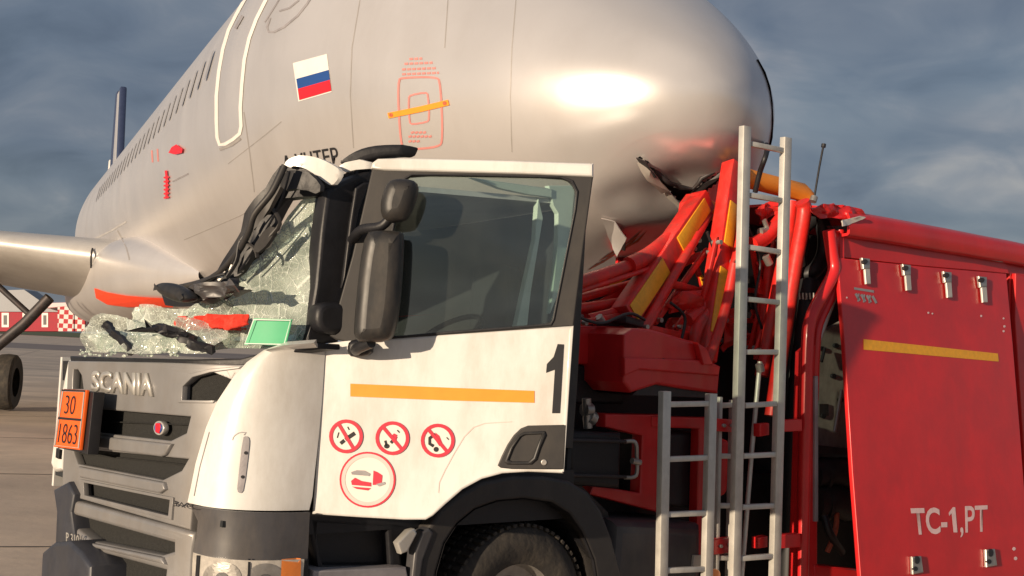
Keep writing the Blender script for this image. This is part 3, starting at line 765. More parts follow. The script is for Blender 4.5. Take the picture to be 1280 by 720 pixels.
# --- grille and front
front = FR(0.0)
grille_outer = [(85, 451), (200, 453), (306, 456), (290, 476), (274, 503), (258, 535), (247, 580), (240, 640), (238, 663), (77, 617), (79, 570)]
op1 = [(106, 510), (238, 521), (233, 541), (213, 551), (104, 539)]
op2 = [(90, 560), (235, 574), (227, 588), (203, 600), (97, 580)]
op3 = [(104, 603), (212, 625), (210, 645), (105, 619)]
vent = [(227, 482), (240, 471), (262, 465), (299, 461), (287, 480), (271, 501), (226, 501)]
vent2 = [(91, 462), (97, 462), (102, 470), (104, 486), (90, 486)]
grille = plate('grille_panel', front, grille_outer, M['grey'], P_, th=.05, holes=(op1, op2, op3, vent, vent2), bevel=.008)
plate('grille_mesh', FR(0.05), [(80, 455), (308, 457), (286, 500), (256, 560), (243, 655), (82, 612)], M['mesh'], grille, th=.02)
def slat(pts, w): return plate('slat', front, pts, M['grey'], grille, th=.04, w=w, bevel=.012)
slat([(104, 543), (213, 555), (205, 569), (200, 571), (91, 557)], .022)
slat([(97, 583), (203, 603), (205, 612), (198, 617), (99, 597)], .022)
for (a, b) in (((103, 526), (236, 531)), ((90, 566), (231, 581))):
    plate('rib', FR(.03), seg(a, b, 1.6), M['mesh'], grille, th=.02)
plate('slot_frame', front, [(100, 599), (216, 622), (214, 650), (101, 623)], M['grey'], grille, th=.03, w=.012, holes=([(104, 603), (212, 625), (210, 645), (105, 619)],), bevel=.002)
plate('vent_rim', front, [(223, 482), (237, 467), (262, 461), (302, 457.5), (298, 461), (262, 465.5), (240, 471.5), (228, 483), (227, 500), (268, 500.5), (266, 504), (222, 503.5)], M['grey'], grille, th=.03, w=.008, bevel=.003)
text('maker_lettering', 'SCANIA', front, [(117, 463.5), (193, 466.5), (193, 496), (116, 489)], M['silver'], grille, off=.002, th=.012, bold=.035)
em = plate('emblem', FR(0.03), circ(198, 535, 6.5, 9), M['silver'], grille, th=.03, w=.03)
plate('emblem_core', FR(0.03), circ(197, 535, 4.6, 6.8), M['blueink'], em, th=.01, w=.036)
plate('emblem_figure', FR(0.03), [(194, 529), (199, 529), (200, 534), (198, 542), (194, 540)], M['flagred'], em, th=.01, w=.040)
for o in [grille, bpy.data.objects['emblem']] + list(grille.children) + list(bpy.data.objects['emblem'].children):
    if o.name.split('.')[0] in ('maker_lettering', 'emblem', 'emblem_core', 'emblem_figure'): continue
    warp(o, 0.0)
# far front corner
plate('far_corner_panel', FR(0.03), [(84, 449), (93, 452), (86, 482), (80, 540), (76, 588), (66, 590), (62, 580), (70, 520)], M['white'], P_, th=.25, bevel=.03)
plate('side_marker', FR(0.03), [(70, 560), (74, 562), (73, 574), (69, 572)], M['black'], P_, th=.03, w=.015)
# bumper
bumper = plate('bumper', FR(-0.02), [(78, 622), (243, 666), (240, 700), (238, 740), (84, 740), (76, 690), (74, 650)], M['grey'], P_, th=.1, bevel=.02,
      holes=([(89, 643), (217, 679), (217, 689), (201, 694), (115, 677), (93, 659)], [(92, 682), (207, 713), (205, 732), (110, 732)]))
plate('bumper_mesh', FR(0.06), [(80, 630), (238, 672), (238, 745), (80, 745)], M['mesh'], bumper, th=.02)
plate('bumper_slat', FR(-0.02), [(112, 679), (201, 697), (205, 706), (100, 681), (96, 674)], M['grey'], bumper, th=.05, w=.02, bevel=.012)
text('model_lettering', 'P 310', FR(-0.03), [(90, 665), (106, 669), (106, 681), (90, 677)], M['silver'], bumper, off=.03, th=.004)
for o in [bumper] + list(bumper.children):
    if 'lettering' not in o.name: warp(o, 0.0)
plate('far_bumper_end', FR(-0.04), [(66, 612), (84, 602), (92, 618), (88, 640), (92, 668), (100, 690), (112, 702), (112, 720), (78, 735), (68, 690), (70, 640)], M['bluegrey'], P_, th=.2, bevel=.02)
plate('fog_lamp_corner', FR(-0.14), [(52, 690), (66, 678), (86, 676), (100, 690), (112, 708), (110, 760), (48, 760)], M['bluegrey'], P_, th=.3, bevel=.025)
# near corner panel, a rounded skin from the grille to the door hinge
def curved(name, rows, xl, yr, m, parent, n=14, push=0.0, ctrl=None):
    bm = bmesh.new(); G = []
    for (l, r) in rows:
        A = Front(xl).at(*l); B = S(yr).at(*r)
        z_ = (A.z + B.z) / 2; ax = (A - T0).dot(EX); by = (B - T0).dot(EY)
        Cc = tp(ax, min(by, (A - T0).dot(EY) - .01), z_) if ctrl is None else tp(ax + ctrl, by + ctrl, z_)
        row = []
        for k in range(n + 1):
            t = k / n; row.append(bm.verts.new(A * (1 - t) ** 2 + Cc * 2 * t * (1 - t) + B * t * t))
        G.append(row)
    for a, b in zip(G, G[1:]):
        for k in range(n): bm.faces.new((a[k], a[k + 1], b[k + 1], b[k]))
    bmesh.ops.recalc_face_normals(bm, faces=bm.faces[:])
    bmesh.ops.solidify(bm, geom=bm.faces[:], thickness=.02)
    bvh = BVHTree.FromBMesh(bm)
    return link(name, bm, m, parent, smooth=50), Surf(bvh)
rows = [((396, 429.5), (405, 430)), ((360, 432), (404.5, 433.5)), ((332, 442), (404, 440)), ((312, 456), (403, 452)), ((294, 476), (402, 470)), ((276, 503), (400, 500)),
        ((262, 535), (396.5, 540)), ((249, 580), (391, 590)), ((243, 610), (388, 620)), ((239, 628), (384, 637))]
corner, csurf = curved('corner_panel', rows, .015, .0, M['white'], P_)
slotp = [(303.5, 547), (308, 544.5), (312, 548), (311.5, 560), (305, 612), (301, 617), (296.5, 614), (297.5, 602)]
decal('air_slot', csurf, slotp, M['greyprint'], corner, off=.005, sm=1, L=6)
for y in (566, 596): decal('slot_clip', csurf, circ(303.5 if y > 580 else 307.5, y, 2.2, n=10), M['black'], corner, off=.008)
decals('moulding_line', csurf, ribpoly(smooth_poly([(290, 552), (292, 545), (300, 540), (310, 541)], 1)[:-1], 1.2), M['greyprint'], corner, off=.003)
decals('shut_line', csurf, ribpoly([(262, 540), (250, 584), (243, 620)], 1.0), M['greyprint'], corner, off=.003)
# lower near corner: step band and headlight
rows = [((242, 629), (385, 640)), ((252, 650), (384, 655)), ((250, 672), (383, 680)), ((246, 688), (382, 697)), ((246, 696), (381, 700))]
curved('bumper_corner', rows, -.01, -.03, M['bumper'], P_)
rows = [((246, 690), (378, 698)), ((245, 706), (377, 712)), ((244, 745), (375, 745))]
hl, hs = curved('headlight', rows, -.03, -.05, M['lamp'], P_)
decal('turn_lens', hs, [(352, 697), (376, 699), (375, 735), (350, 735)], M['amber'], hl, off=.004, L=8)
for q in ((278, 722), (332, 724)):
    decal('reflector', hs, circ(*q, 24, 20, n=24), M['steel'], hl, off=.003, L=8); decal('bulb', hs, circ(*q, 8, 7, n=14), M['darkgrey'], hl, off=.005, L=6)
decals('lens_divider', hs, ribpoly([(312, 692), (310, 740)], 3), M['black'], hl, off=.006)
decals('lens_edge', hs, ribpoly([(249, 694), (246, 740)], 4), M['black'], hl, off=.006)
plate('headlight_surround', S(-.04), [(376, 690), (386, 690), (386, 745), (374, 745)], M['black'], P_, th=.1)
text('step_lettering', 'BAC', Plane(Front(-.03).at(230, 631), -EY, Z), [(217, 625), (245, 631), (245, 637), (217, 632)], M['ink'], P_, off=.01)
# step well, wheel arch, wheel
plate('step_well', S(.10), [(383, 636), (400, 638), (540, 648), (540, 760), (380, 760)], M['black'], P_, th=.5)
plate('step_frame', S(.03), [(384, 640), (398, 648), (520, 655), (500, 680), (505, 712), (400, 712), (390, 680)], M['black'], P_, th=.1, bevel=.02, holes=([(396, 655), (485, 660), (488, 706), (402, 706)],))
plate('step_tread', S(-.05), [(392, 713), (508, 709), (512, 730), (390, 735)], M['greyprint'], P_, th=.2, bevel=.01)
plate('corner_lamp', S(-.08), [(497, 679), (512, 663), (519, 661), (522, 667), (510, 690), (502, 693)], M['silver'], P_, th=.05, bevel=.01)
plate('fender_trim', S(-.07), [(519, 690), (528, 664), (537, 660), (543, 666), (530, 700), (524, 740), (514, 740)], M['bumper'], P_, th=.08, bevel=.015)
def strip(name, outer, inner, pl, th, m, bevel=.02, parent=None):
    return plate(name, pl, outer + inner[::-1], m, parent or P_, th=th, bevel=bevel)
fo = [(520, 760), (527, 700), (536, 660), (552, 637), (575, 619), (602, 603), (640, 595), (680, 595), (712, 601), (735, 615), (752, 638), (766, 675), (776, 715), (784, 760)]
fi = [(540, 760), (546, 715), (556, 680), (572, 655), (594, 637), (622, 627), (655, 624), (690, 629), (712, 643), (728, 666), (742, 700), (752, 760)]
strip('wheel_arch', fo, fi, S(-.06), .12, M['frame'])
plate('arch_liner', S(.35), [(515, 760), (525, 690), (560, 630), (600, 600), (660, 592), (720, 600), (760, 640), (790, 760)], M['black'], P_, th=.05)
bm = bmesh.new()        # the arch roof, running inwards
for a, b in zip(fi[:-1], fi[1:]):
    A0, B0 = S(-.06).at(*a), S(-.06).at(*b); bm.faces.new([bm.verts.new(p) for p in (A0, B0, B0 + EY * .42, A0 + EY * .42)])
link('arch_roof', bm, M['black'], P_)
wc_ = S(0.02).at(655, 600); xw = (wc_ - T0).dot(EX)
wc_ = tp(xw, .02, .5)
wheel = wheel_rev('wheel', wc_, -EY, [(.29, -.28), (.46, -.28), (.495, -.24), (.5, -.14), (.495, -.02), (.46, .015), (.40, .03), (.33, .015), (.28, -.01)], M['rubber'], P_, 64)
wheel_rev('rim', wc_, -EY, [(.05, -.06), (.16, -.07), (.2, -.11), (.26, -.1), (.285, -.01)], M['steel'], wheel, 40)
bm = bmesh.new()
for k in range(64):
    a = 2 * math.pi * k / 64; rd = (EX * math.cos(a) + Z * math.sin(a)); tn = (-EX * math.sin(a) + Z * math.cos(a))
    for h in (.03, .13, .23): box_bm(bm, wc_ + rd * .5 + EY * h, .02, .07, .028, rd, EY, tn)
tag(link('tread_blocks', bm, M['rubber'], wheel), kind='stuff')
# --- cab shell behind the door
plate('cab_floor', HZ(1.05), [], M['interior'], P_) if False else None
def tquad(name, pts, m, parent, th=.03):
    bm = bmesh.new(); bm.faces.new([bm.verts.new(tp(*p)) for p in pts]); bmesh.ops.recalc_face_normals(bm, faces=bm.faces[:])
    bmesh.ops.solidify(bm, geom=bm.faces[:], thickness=th); return link(name, bm, m, parent)
tquad('cab_floor', [(.1, .08, 1.1), (2.3, .08, 1.1), (2.3, 2.38, 1.1), (.1, 2.38, 1.1)], M['interior'], P_)
tquad('cab_back_wall', [(2.28, .04, 1.0), (2.28, 2.38, 1.0), (2.28, 2.38, 2.75), (2.28, .04, 2.85)], M['interior'], P_)
tquad('cab_far_side', [(.1, 2.4, 1.0), (2.3, 2.4, 1.0), (2.3, 2.4, 1.85), (.1, 2.4, 1.8)], M['white'], P_)
tquad('cab_roof', [(.75, .06, 2.78), (2.3, .06, 2.86), (2.3, 2.4, 2.75), (1.0, 2.3, 2.15)], M['white'], P_)
tquad('firewall', [(.42, .12, 1.0), (.42, 2.36, 1.0), (.42, 2.36, 1.74), (.42, .12, 1.74)], M['black'], P_)
tquad('sill', [(.5, .06, 1.02), (2.3, .06, 1.02), (2.3, .06, 1.3), (.5, .06, 1.3)], M['black'], P_)
dash = tquad('dashboard', [(.07, .62, 1.80), (.24, .34, 1.81), (.48, .14, 1.83), (.75, .1, 1.84), (.75, 2.36, 1.80), (.07, 2.3, 1.78)], M['black'], P_, .12)
plate('cowl', FR(.02), [(87, 445), (150, 447), (240, 449), (300, 448), (345, 436), (400, 429), (400, 436), (340, 444), (308, 458), (88, 453)], M['black'], P_, th=.1, bevel=.01)
warp(bpy.data.objects['cowl'], .02)
seat = tag(plate('seat_backrest', S(.55), [(640, 330), (690, 330), (694, 470), (632, 470)], M['interior'], P_, th=.45, bevel=.08), None)
wc2 = S(.55).at(560, 420)
tube('steering_wheel', [wc2 + (EX * .5 + Z * .35).normalized() * .22 * math.cos(a) + EY * .22 * math.sin(a) for a in [k * 2 * math.pi / 28 for k in range(29)]], .016, M['black'], P_)
# lighter body trim seen through the door glass
trim = plate('pillar_trim', S(.05), [(673, 247), (679, 272), (664, 363), (659, 410), (645, 410), (655, 363), (669, 300)], M['pale'], P_, th=.04)
plate('pillar_trim', S(.04), [(686, 232), (724, 232), (722, 260), (698, 367), (688, 392), (697, 310), (698, 267), (692, 257)], M['pale'], P_, th=.04)
plate('header_trim', S(.03), [(590, 222), (690, 236), (690, 247), (660, 243), (627, 236)], M['pale'], P_, th=.04)
plate('rear_pillar', S(.02), [(722, 225), (736, 225), (722, 480), (716, 560), (700, 560), (704, 420)], M['frame'], P_, th=.06)
# --- door, swung open about its front edge
ang = math.radians(40)
hx = (S(0).at(398, 540) - T0).dot(EX)
DU = EX * math.cos(ang) - EY * math.sin(ang)
D = Plane(tp(hx, -.012, 0), DU, Z)
door_white = [(405, 430), (437, 425), (470, 424), (560, 418), (640, 412.5), (717, 407), (712, 480), (704, 592), (660, 590), (628, 592), (602, 599), (578, 612), (556, 631), (541, 645), (532, 650), (505, 650), (450, 647), (390, 643), (397, 545)]
door = plate('door', D, door_white, M['white'], P_, th=.05, bevel=.012)
frame_o = [(465, 211), (480, 209), (742, 218), (730, 305), (717, 408), (640, 413.5), (560, 419), (470, 425.5), (437, 428), (420, 425), (412, 420), (440, 320)]
win = [(503, 226), (515, 219), (600, 220), (700, 222), (713, 227), (720, 240), (718, 262), (691, 398), (688, 404), (640, 408), (560, 414), (486, 421), (478, 417), (484, 330)]
plate('window_frame', D, frame_o, M['frame'], door, th=.05, w=-.004, holes=(smooth_poly(win, 1),), bevel=.008)
plate('door_window', D, [(500, 219), (722, 221), (722, 262), (694, 409), (478, 424), (478, 330)], M['glass'], door, th=.006, w=-.03, bevel=.001)
plate('window_seal', D, [(501, 224), (514, 217), (601, 218), (702, 220), (716, 225), (723, 239), (720, 263), (693, 400), (689, 407), (640, 411), (560, 417), (485, 424), (475, 419), (481, 330)], M['black'], door, th=.012, w=.004, holes=(win,), bevel=.003)
plate('roof_cap', D, [(463, 211), (465, 203), (472, 198), (500, 197), (640, 200.5), (742, 204), (742, 221), (640, 217), (480, 213)], M['white'], door, th=.10, w=.012, bevel=.015)
plate('door_skin_edge', D, [(712, 412), (717, 407), (712, 480), (705, 590), (702, 590), (708, 480)], M['white'], door, th=.02, w=.006, bevel=.004)
decal('reflective_stripe', D, [(438, 479.5), (560, 484.5), (668, 488.5), (668, 503.5), (560, 500.5), (438, 495.5)], M['tape'], door, off=.003)
decal('number_decal', D, [(697, 430), (705, 430.5), (700, 516.5), (690, 516.5), (693.5, 462), (682.5, 466), (683.5, 455), (692, 446)], M['ink'], door, off=.003)
def sign(cx_, cy_, r, name='warning_sticker'):
    s_ = decal(name, D, circ(cx_, cy_, r), M['sticker'], door, off=.003)
    return s_
for i, (x, y) in enumerate(((432.7, 545.3), (490.6, 547.6), (547.2, 550.6))):
    s_ = sign(x, y, 21.2)
    if i == 0:
        decals('pictogram', D, [seg((x - 7, y + 9), (x - 2, y + 5), 4.5), seg((x - 1, y + 4), (x + 11, y - 4), 5), seg((x - 11, y + 2), (x - 9, y - 5), 1.5), seg((x + 2, y - 12), (x + 4, y - 8), 1.5)], M['ink'], s_, off=.005)
    elif i == 1:
        decals('pictogram', D, [circ(x - 7, y + 10, 3.5, 3), seg((x - 9, y + 3), (x - 7, y + 10), 3), seg((x - 2, y + 6), (x + 5, y - 2), 4), seg((x + 6, y - 10), (x + 9, y - 7), 1.5)], M['ink'], s_, off=.005)
        decals('flame', D, [[(x - 3, y - 1), (x + 2, y - 6), (x + 6, y - 4), (x + 5, y + 3), (x + 1, y + 5)]], M['redink'], s_, off=.0055)
    else:
        decals('pictogram', D, [*ribpoly([(x - 3, y - 8), (x - 10, y - 3), (x - 10, y + 4), (x - 5, y + 7)], 4), circ(x - 2, y + 11, 3.2), seg((x + 11, y - 4), (x + 14, y - 1), 1.4)], M['ink'], s_, off=.005)
        decals('flame', D, [[(x - 3, y - 10), (x + 2, y - 6), (x + 6, y + 4), (x + 2, y + 7), (x - 2, y + 1)]], M['redink'], s_, off=.0055)
    decal('ring', D, circ(x, y, 21.2), M['redink'], s_, holes=(circ(x, y, 16.8),), off=.0065)
    decals('bar', D, [seg((x - 9, y - 15), (x + 9, y + 15), 4.2)] if i == 0 else [seg((x - 11, y - 13), (x + 11, y + 13), 4.2)], M['redink'], s_, off=.007)
x, y = 459.5, 599.5
s_ = sign(x, y, 35, 'round_emblem_sticker')
decal('ring', D, circ(x, y, 35, n=40), M['redink'], s_, holes=(circ(x, y, 32.6, n=40),), off=.005)
decal('ring', D, circ(x, y, 32.6, n=40), M['pinksticker'], s_, holes=(circ(x, y, 28, n=40),), off=.005)
decals('pictogram', D, [[(439, 601), (444, 597), (452, 601), (464, 603), (464, 608), (452, 607), (440, 606)], [(467, 588), (472, 590), (478, 594), (477, 606), (466, 606)], [(440, 608), (452, 609), (464, 610), (460, 613), (446, 611)]], M['redink'], s_, off=.006)
decals('pictogram', D, [[(439, 590), (446, 587.5), (456, 588), (463, 592), (462, 595), (452, 594), (440, 593)], [(470, 605), (481, 602), (482, 605), (474, 608)]], M['greyprint'], s_, off=.0065)
# handle recess
hr = plate('handle_recess', D, [(622, 582), (627, 570), (634, 556), (642, 544), (651, 535.5), (660, 532), (708, 531), (705, 587), (640, 586.5), (626, 585)], M['frame'], door, th=.02, w=.008, bevel=.006)
plate('handle', D, [(630, 577), (637, 560), (648, 544), (655, 540), (681, 539), (683, 544), (676, 560), (671, 575), (664, 581), (634, 581)], M['mirror'], door, th=.03, w=.022, bevel=.01, holes=([(636, 575), (642, 560), (651, 546), (656, 544), (677, 543), (670, 560), (666, 572), (660, 577), (640, 577)],))
plate('lock', D, circ(680, 578, 4, n=12), M['steel'], door, th=.01, w=.014)
decals('pressing_line', D, ribpoly([(548, 616), (549, 603), (556, 588), (568, 566), (580, 546), (592, 534), (606, 529), (640, 527)], 1.2), M['pinksticker'], door, off=.0025)
# --- A pillar, mirrors
plate('front_pillar', S(.02), [(409, 238), (430, 226), (466, 211), (470, 225), (445, 320), (424, 428), (382, 432), (395, 360), (402, 290)], M['black'], P_, th=.12, bevel=.02)
plate('pillar_seal', S(.0), [(445, 235), (455, 228), (463, 228), (450, 262), (436, 330), (428, 360), (438, 280)], M['black'], P_, th=.03, bevel=.01)
MP = Plane(D.O + D.N * .27, D.U, D.V)
mir = plate('mirror', MP, smooth_poly([(455, 289), (470, 286), (499, 287), (503, 292), (502, 330), (497, 392), (491, 418), (483, 427), (449, 429), (440, 421), (440, 405), (447, 330)], 1), M['mirror'], P_, th=.16, bevel=.065, res=5)
plate('mirror_glass', Plane(MP.O - MP.N * .17, MP.U, MP.V), [(462, 300), (497, 300), (490, 415), (450, 415)], M['steel'], mir, th=.01)
mir2 = plate('wide_angle_mirror', MP, smooth_poly([(482, 226), (492, 221), (514, 222), (522, 229), (520, 245), (512, 266), (504, 275), (484, 277), (474, 268), (474, 248)], 1), M['mirror'], P_, th=.15, bevel=.06, res=5)
tube('mirror_arm', [D.at(448, 440, -.01), D.at(446, 436, .12), MP.at(464, 428, -.06)], .028, M['black'], P_, 10, 5)
tube('mirror_arm', [D.at(440, 300, -.02), MP.at(452, 287, -.16), MP.at(478, 282, -.08), MP.at(494, 262, -.07)], .024, M['black'], P_, 10, 5)
plate('mirror_foot', D, smooth_poly([(433, 430), (440, 424), (456, 424), (465, 432), (464, 443), (448, 447), (434, 445)], 1), M['black'], P_, th=.10, w=.085, bevel=.03, res=4)
plate('mirror_bracket', S(-.06), [(398, 384), (410, 377), (434, 379), (440, 388), (438, 410), (424, 420), (404, 416), (396, 404)], M['black'], P_, th=.12, bevel=.03, sm=1)
# --- crushed screen surround, roof scraps
random.seed(11)
WS = FR(.30)
sur = [(354, 208), (347, 222), (342, 238), (330, 252), (317, 268), (312, 290), (297, 317), (285, 338), (262, 352), (240, 360), (215, 362), (222, 382), (252, 381), (282, 362), (306, 338), (328, 318), (344, 296), (356, 272), (366, 250), (400, 246), (414, 236), (412, 222), (385, 209), (365, 203)]
scr = crumple('windscreen_surround', WS, sur, M['black'], P_, amp=.035, freq=2.6, th=.05, L=.05, seed=1, sharp=False)
for k, pts in enumerate(([(352, 210), (362, 214), (350, 250), (322, 290), (312, 286), (340, 240)], [(330, 270), (345, 268), (338, 300), (312, 330), (302, 326), (318, 300)], [(306, 318), (318, 318), (296, 346), (268, 364), (262, 356), (290, 338)],
                         [(250, 356), (286, 346), (270, 368), (236, 378), (222, 374)], [(356, 214), (384, 212), (412, 230), (410, 244), (380, 236), (356, 240)], [(310, 300), (316, 306), (300, 334), (288, 342)], [(336, 282), (346, 284), (330, 316), (322, 314)])):
    crumple('surround_scrap', FR(.22), pts, M['black'] if k % 3 else M['frame'], scr, amp=.03, freq=4, th=.02, w=.02 * k, L=.04, seed=k + 20, sharp=False, sm=1)
for (pts) in ([(300, 305), (305, 303), (296, 322), (291, 326)], [(335, 300), (342, 296), (338, 308), (330, 314)], [(313, 285), (318, 272), (320, 276), (315, 290)], [(287, 332), (292, 326), (290, 338), (284, 340)], [(346, 283), (350, 279), (347, 292)], [(270, 347), (280, 339), (281, 344), (272, 352)]):
    crumple('paint_chip', FR(.12), pts, M['skinedge'], scr, amp=.01, freq=9, th=.006, L=.03, seed=len(pts))
scrap = [(356, 209), (360, 201), (371, 196.5), (385, 195.5), (402, 198), (418, 205), (432, 214), (430, 224), (421, 234), (410, 227), (400, 219), (385, 210.5), (370, 208)]
crumple('roof_scrap', FR(.28), scrap, M['white'], P_, amp=.015, freq=3, th=.02, w=.05, L=.04, seed=5, sm=1, sharp=False)
crumple('roof_scrap', FR(.42), [(428, 211), (440, 205), (456, 200.5), (466, 203), (466, 211), (452, 213), (440, 217)], M['white'], P_, amp=.03, freq=4, th=.02, L=.04, seed=8, sharp=False)
plate('sun_visor', FR(.42), smooth_poly([(420, 205), (430, 195), (446, 186), (462, 181.5), (480, 180), (505, 180), (503, 186), (499, 194.5), (486, 194), (470, 196), (454, 200), (438, 207)], 1), M['black'], P_, th=.09, bevel=.02)
crumple('roof_liner', FR(.5), [(408, 232), (430, 212), (466, 204), (470, 216), (440, 240), (400, 250)], M['black'], P_, amp=.04, freq=6, th=.02, L=.05, seed=12)
fm = plate('far_mirror', FR(-.05), smooth_poly(circ(209, 365, 22, 10, n=12, rot=.42), 1), M['mirror'], P_, th=.1, bevel=.04, res=4)
crumple('far_mirror_arm', FR(.05), [(228, 368), (240, 356), (262, 351), (288, 350), (292, 358), (270, 368), (246, 378), (228, 380)], M['bumper'], fm, amp=.05, freq=6, th=.04, L=.04, seed=14)
tube('bent_rail', [FR(.2).at(212, 362), FR(.2).at(262, 349), FR(.2).at(292, 322), FR(.2).at(310, 292), FR(.2).at(318, 268), FR(.25).at(340, 240), FR(.3).at(356, 207)], .017, M['frame'], P_, curve=5)
for k, (path, rr_) in enumerate((([(352, 208), (338, 238), (312, 282), (290, 330)], .007), ([(362, 214), (352, 250), (330, 292), (300, 338)], .006), ([(300, 300), (318, 310), (322, 322)], .01),
                               ([(282, 342), (262, 348), (238, 362)], .007), ([(342, 262), (350, 280), (334, 300)], .01), ([(310, 292), (300, 304), (296, 326), (284, 346)], .010))):
    tube('trim_strip', [FR(.10).at(*p) for p in path], rr_, M['black'] if k % 2 else M['frame'], scr, 6, 4)
# --- the crazed windscreen
GP = Plane(tp(.10, 0, 1.8), -EY, (EX * .32 + Z * 1.0))
crumple('windscreen', GP, [(404, 247), (400, 290), (396, 335), (386, 390), (374, 432), (310, 437), (246, 438), (200, 424), (188, 415), (214, 398), (250, 376), (282, 356), (310, 336), (330, 318), (345, 298), (362, 272), (378, 252), (392, 242)], M['crazed'], P_, amp=.018, freq=2.4, th=.004, L=.03, seed=31, sharp=False)
crumple('windscreen', FR(-.02), [(108, 438), (110, 418), (113, 402), (124, 393), (142, 397), (160, 400), (186, 398), (214, 396), (240, 396), (262, 402), (268, 420), (262, 441), (180, 441)], M['crazed'], P_, amp=.08, freq=2.6, th=0, L=.02, seed=33)
crumple('windscreen', FR(.10), [(148, 396), (158, 383), (178, 379), (206, 383), (240, 386), (270, 376), (290, 388), (300, 412), (240, 424), (170, 416)], M['crazed'], P_, amp=.07, freq=3, th=0, L=.02, seed=36)
crumple('windscreen', FR(-.05), [(112, 437), (124, 420), (150, 412), (188, 416), (216, 424), (236, 438), (180, 442)], M['crazed'], P_, amp=.07, freq=4, th=0, L=.02, seed=38)
random.seed(5)
for k in range(46):
    q = (random.uniform(100, 222), random.uniform(437, 445)); rr_ = random.uniform(1.0, 2.6)
    crumple('glass_fragment', FR(-.04), [(q[0] + rr_ * math.cos(a), q[1] + rr_ * .8 * math.sin(a)) for a in (0.3, 1.5, 2.9, 4.4, 5.4)], M['crazed'], P_, amp=.004, freq=9, th=.004, L=.05, seed=k)
crumple('wiper', FR(-.10), seg((128, 405), (163, 441), 8), M['black'], P_, amp=.015, freq=8, th=.02, L=.03, seed=40)
crumple('wiper', FR(-.06), [(186, 410), (196, 404), (216, 408), (240, 422), (262, 432), (262, 439), (240, 436), (216, 419)], M['black'], P_, amp=.03, freq=10, th=.02, L=.03, seed=41)
card = crumple('green_card', FR(.02), [(317, 398), (366, 399), (357, 432), (305, 431)], M['greencard'], None, amp=.008, freq=3, th=.004, L=.05, seed=43, sharp=False)
decals('card_border', FR(.0), ribpoly([(318, 399.5), (364, 400.5), (356, 430.5), (307, 429.5)], 1.6, True), M['pale'], card, off=.004)
tag(card, 'green card with pale border propped behind the broken windscreen', 'card')
cl = crumple('red_cloth', FR(.0), [(213, 401), (230, 396), (250, 396), (262, 392), (285, 395), (297, 391), (299, 404), (290, 412), (262, 411), (236, 412), (220, 408)], M['redcloth'], None, amp=.05, freq=8, th=.008, L=.025, seed=47)
tag(cl, 'bright red cloth lying crumpled on the dashboard behind the shattered windscreen', 'cloth')
GX = lambda o: warp(o, .10, .32, 1.8)
for o in list(truck.children):
    k = o.name.split('.')[0]
    if k == 'windscreen' and o.name == 'windscreen': GX(o)
    elif k in ('windscreen', 'wiper'): warp(o, .0)
    elif k == 'windscreen_surround':
        warp(o, .30)
        for c_ in o.children: warp(c_, .2)
    elif k in ('roof_scrap', 'sun_visor', 'roof_liner'): warp(o, .36)
for o in (card, *card.children, cl): warp(o, .02)
# --- hazard plate
HP = Plane(tp(-.10, 2.1, 0), (-EY * .96 - EX * .10), (Z + EX * .02))
hz = plate('hazard_plate', HP, [(77, 486.5), (107.5, 487.5), (99, 562.5), (67, 558.5)], M['orange'], P_, th=.02)
plate('plate_holder', HP, [(80, 486), (117, 490), (109, 568), (98, 565), (72, 560)], M['black'], hz, th=.06, w=-.024)
decals('plate_border', HP, ribpoly([(79, 489), (106, 490), (98.5, 560), (69, 556.5)], 1.6, True) , M['skinedge'], hz, off=.003)
decals('plate_rule', HP, [[(73.5, 521), (102.5, 523.5), (102, 526.5), (73, 524)], [(78, 486.8), (107, 487.8), (106.8, 490), (77.6, 489)]], M['ink'], hz, off=.0035)
text('plate_digits', '30', HP, [(83, 494), (96, 495), (93, 518.5), (80.5, 517)], M['ink'], hz, off=.0035, bold=-.012)
text('plate_digits', '1863', HP, [(76, 529), (98, 531), (95.5, 556), (72.5, 553)], M['ink'], hz, off=.0035, bold=-.012)
# ------------------------------------------------------------------ body behind the cab
plate('bulkhead', S(1.55), [(700, 352), (745, 344), (800, 320), (850, 285), (880, 262), (1000, 262), (1040, 300), (1040, 780), (690, 780)], M['black'], P_, th=.05)
plate('chassis_rail', S(.75), [(700, 600), (1040, 590), (1040, 700), (700, 700)], M['black'], P_, th=.2)
plate('underbody', S(1.0), [(700, 440), (1030, 440), (1030, 780), (700, 780)], M['black'], P_, th=.1)
# lower red console
plate('front_console', S(.55), [(712, 407), (782, 408), (785, 440), (788, 458), (712, 455)], M['red'], P_, th=.6, bevel=.02)
plate('console_underside', S(.58), [(712, 455), (780, 458), (780, 505), (712, 505)], M['black'], P_, th=.5, bevel=.02)
console = plate('pump_console', S(.22), [(780, 418), (792, 410), (812, 411), (872, 428), (882, 452), (901, 458), (898, 492), (860, 487), (822, 481), (790, 491), (779, 478)], M['red'], P_, th=.7, bevel=.02)
plate('console_lip', S(.20), [(781, 447), (884, 450), (901, 458), (899, 470), (800, 462), (781, 470)], M['red'], console, th=.05, w=.01, bevel=.012)
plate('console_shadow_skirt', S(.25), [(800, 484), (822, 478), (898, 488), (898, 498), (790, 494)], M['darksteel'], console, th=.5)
decals('access_slot', S(.22), [seg((826, 449), (836, 451), 3)], M['ink'], console, off=.015)
plate('gusset', S(.17), [(872, 428), (884, 436), (892, 456), (880, 456)], M['red'], console, th=.05, bevel=.008)
for k in range(5): plate('fold_rib', S(.545), seg((768 + k * 4, 410), (767 + k * 4, 452), 1.6), M['red'], P_, th=.02, w=.014)
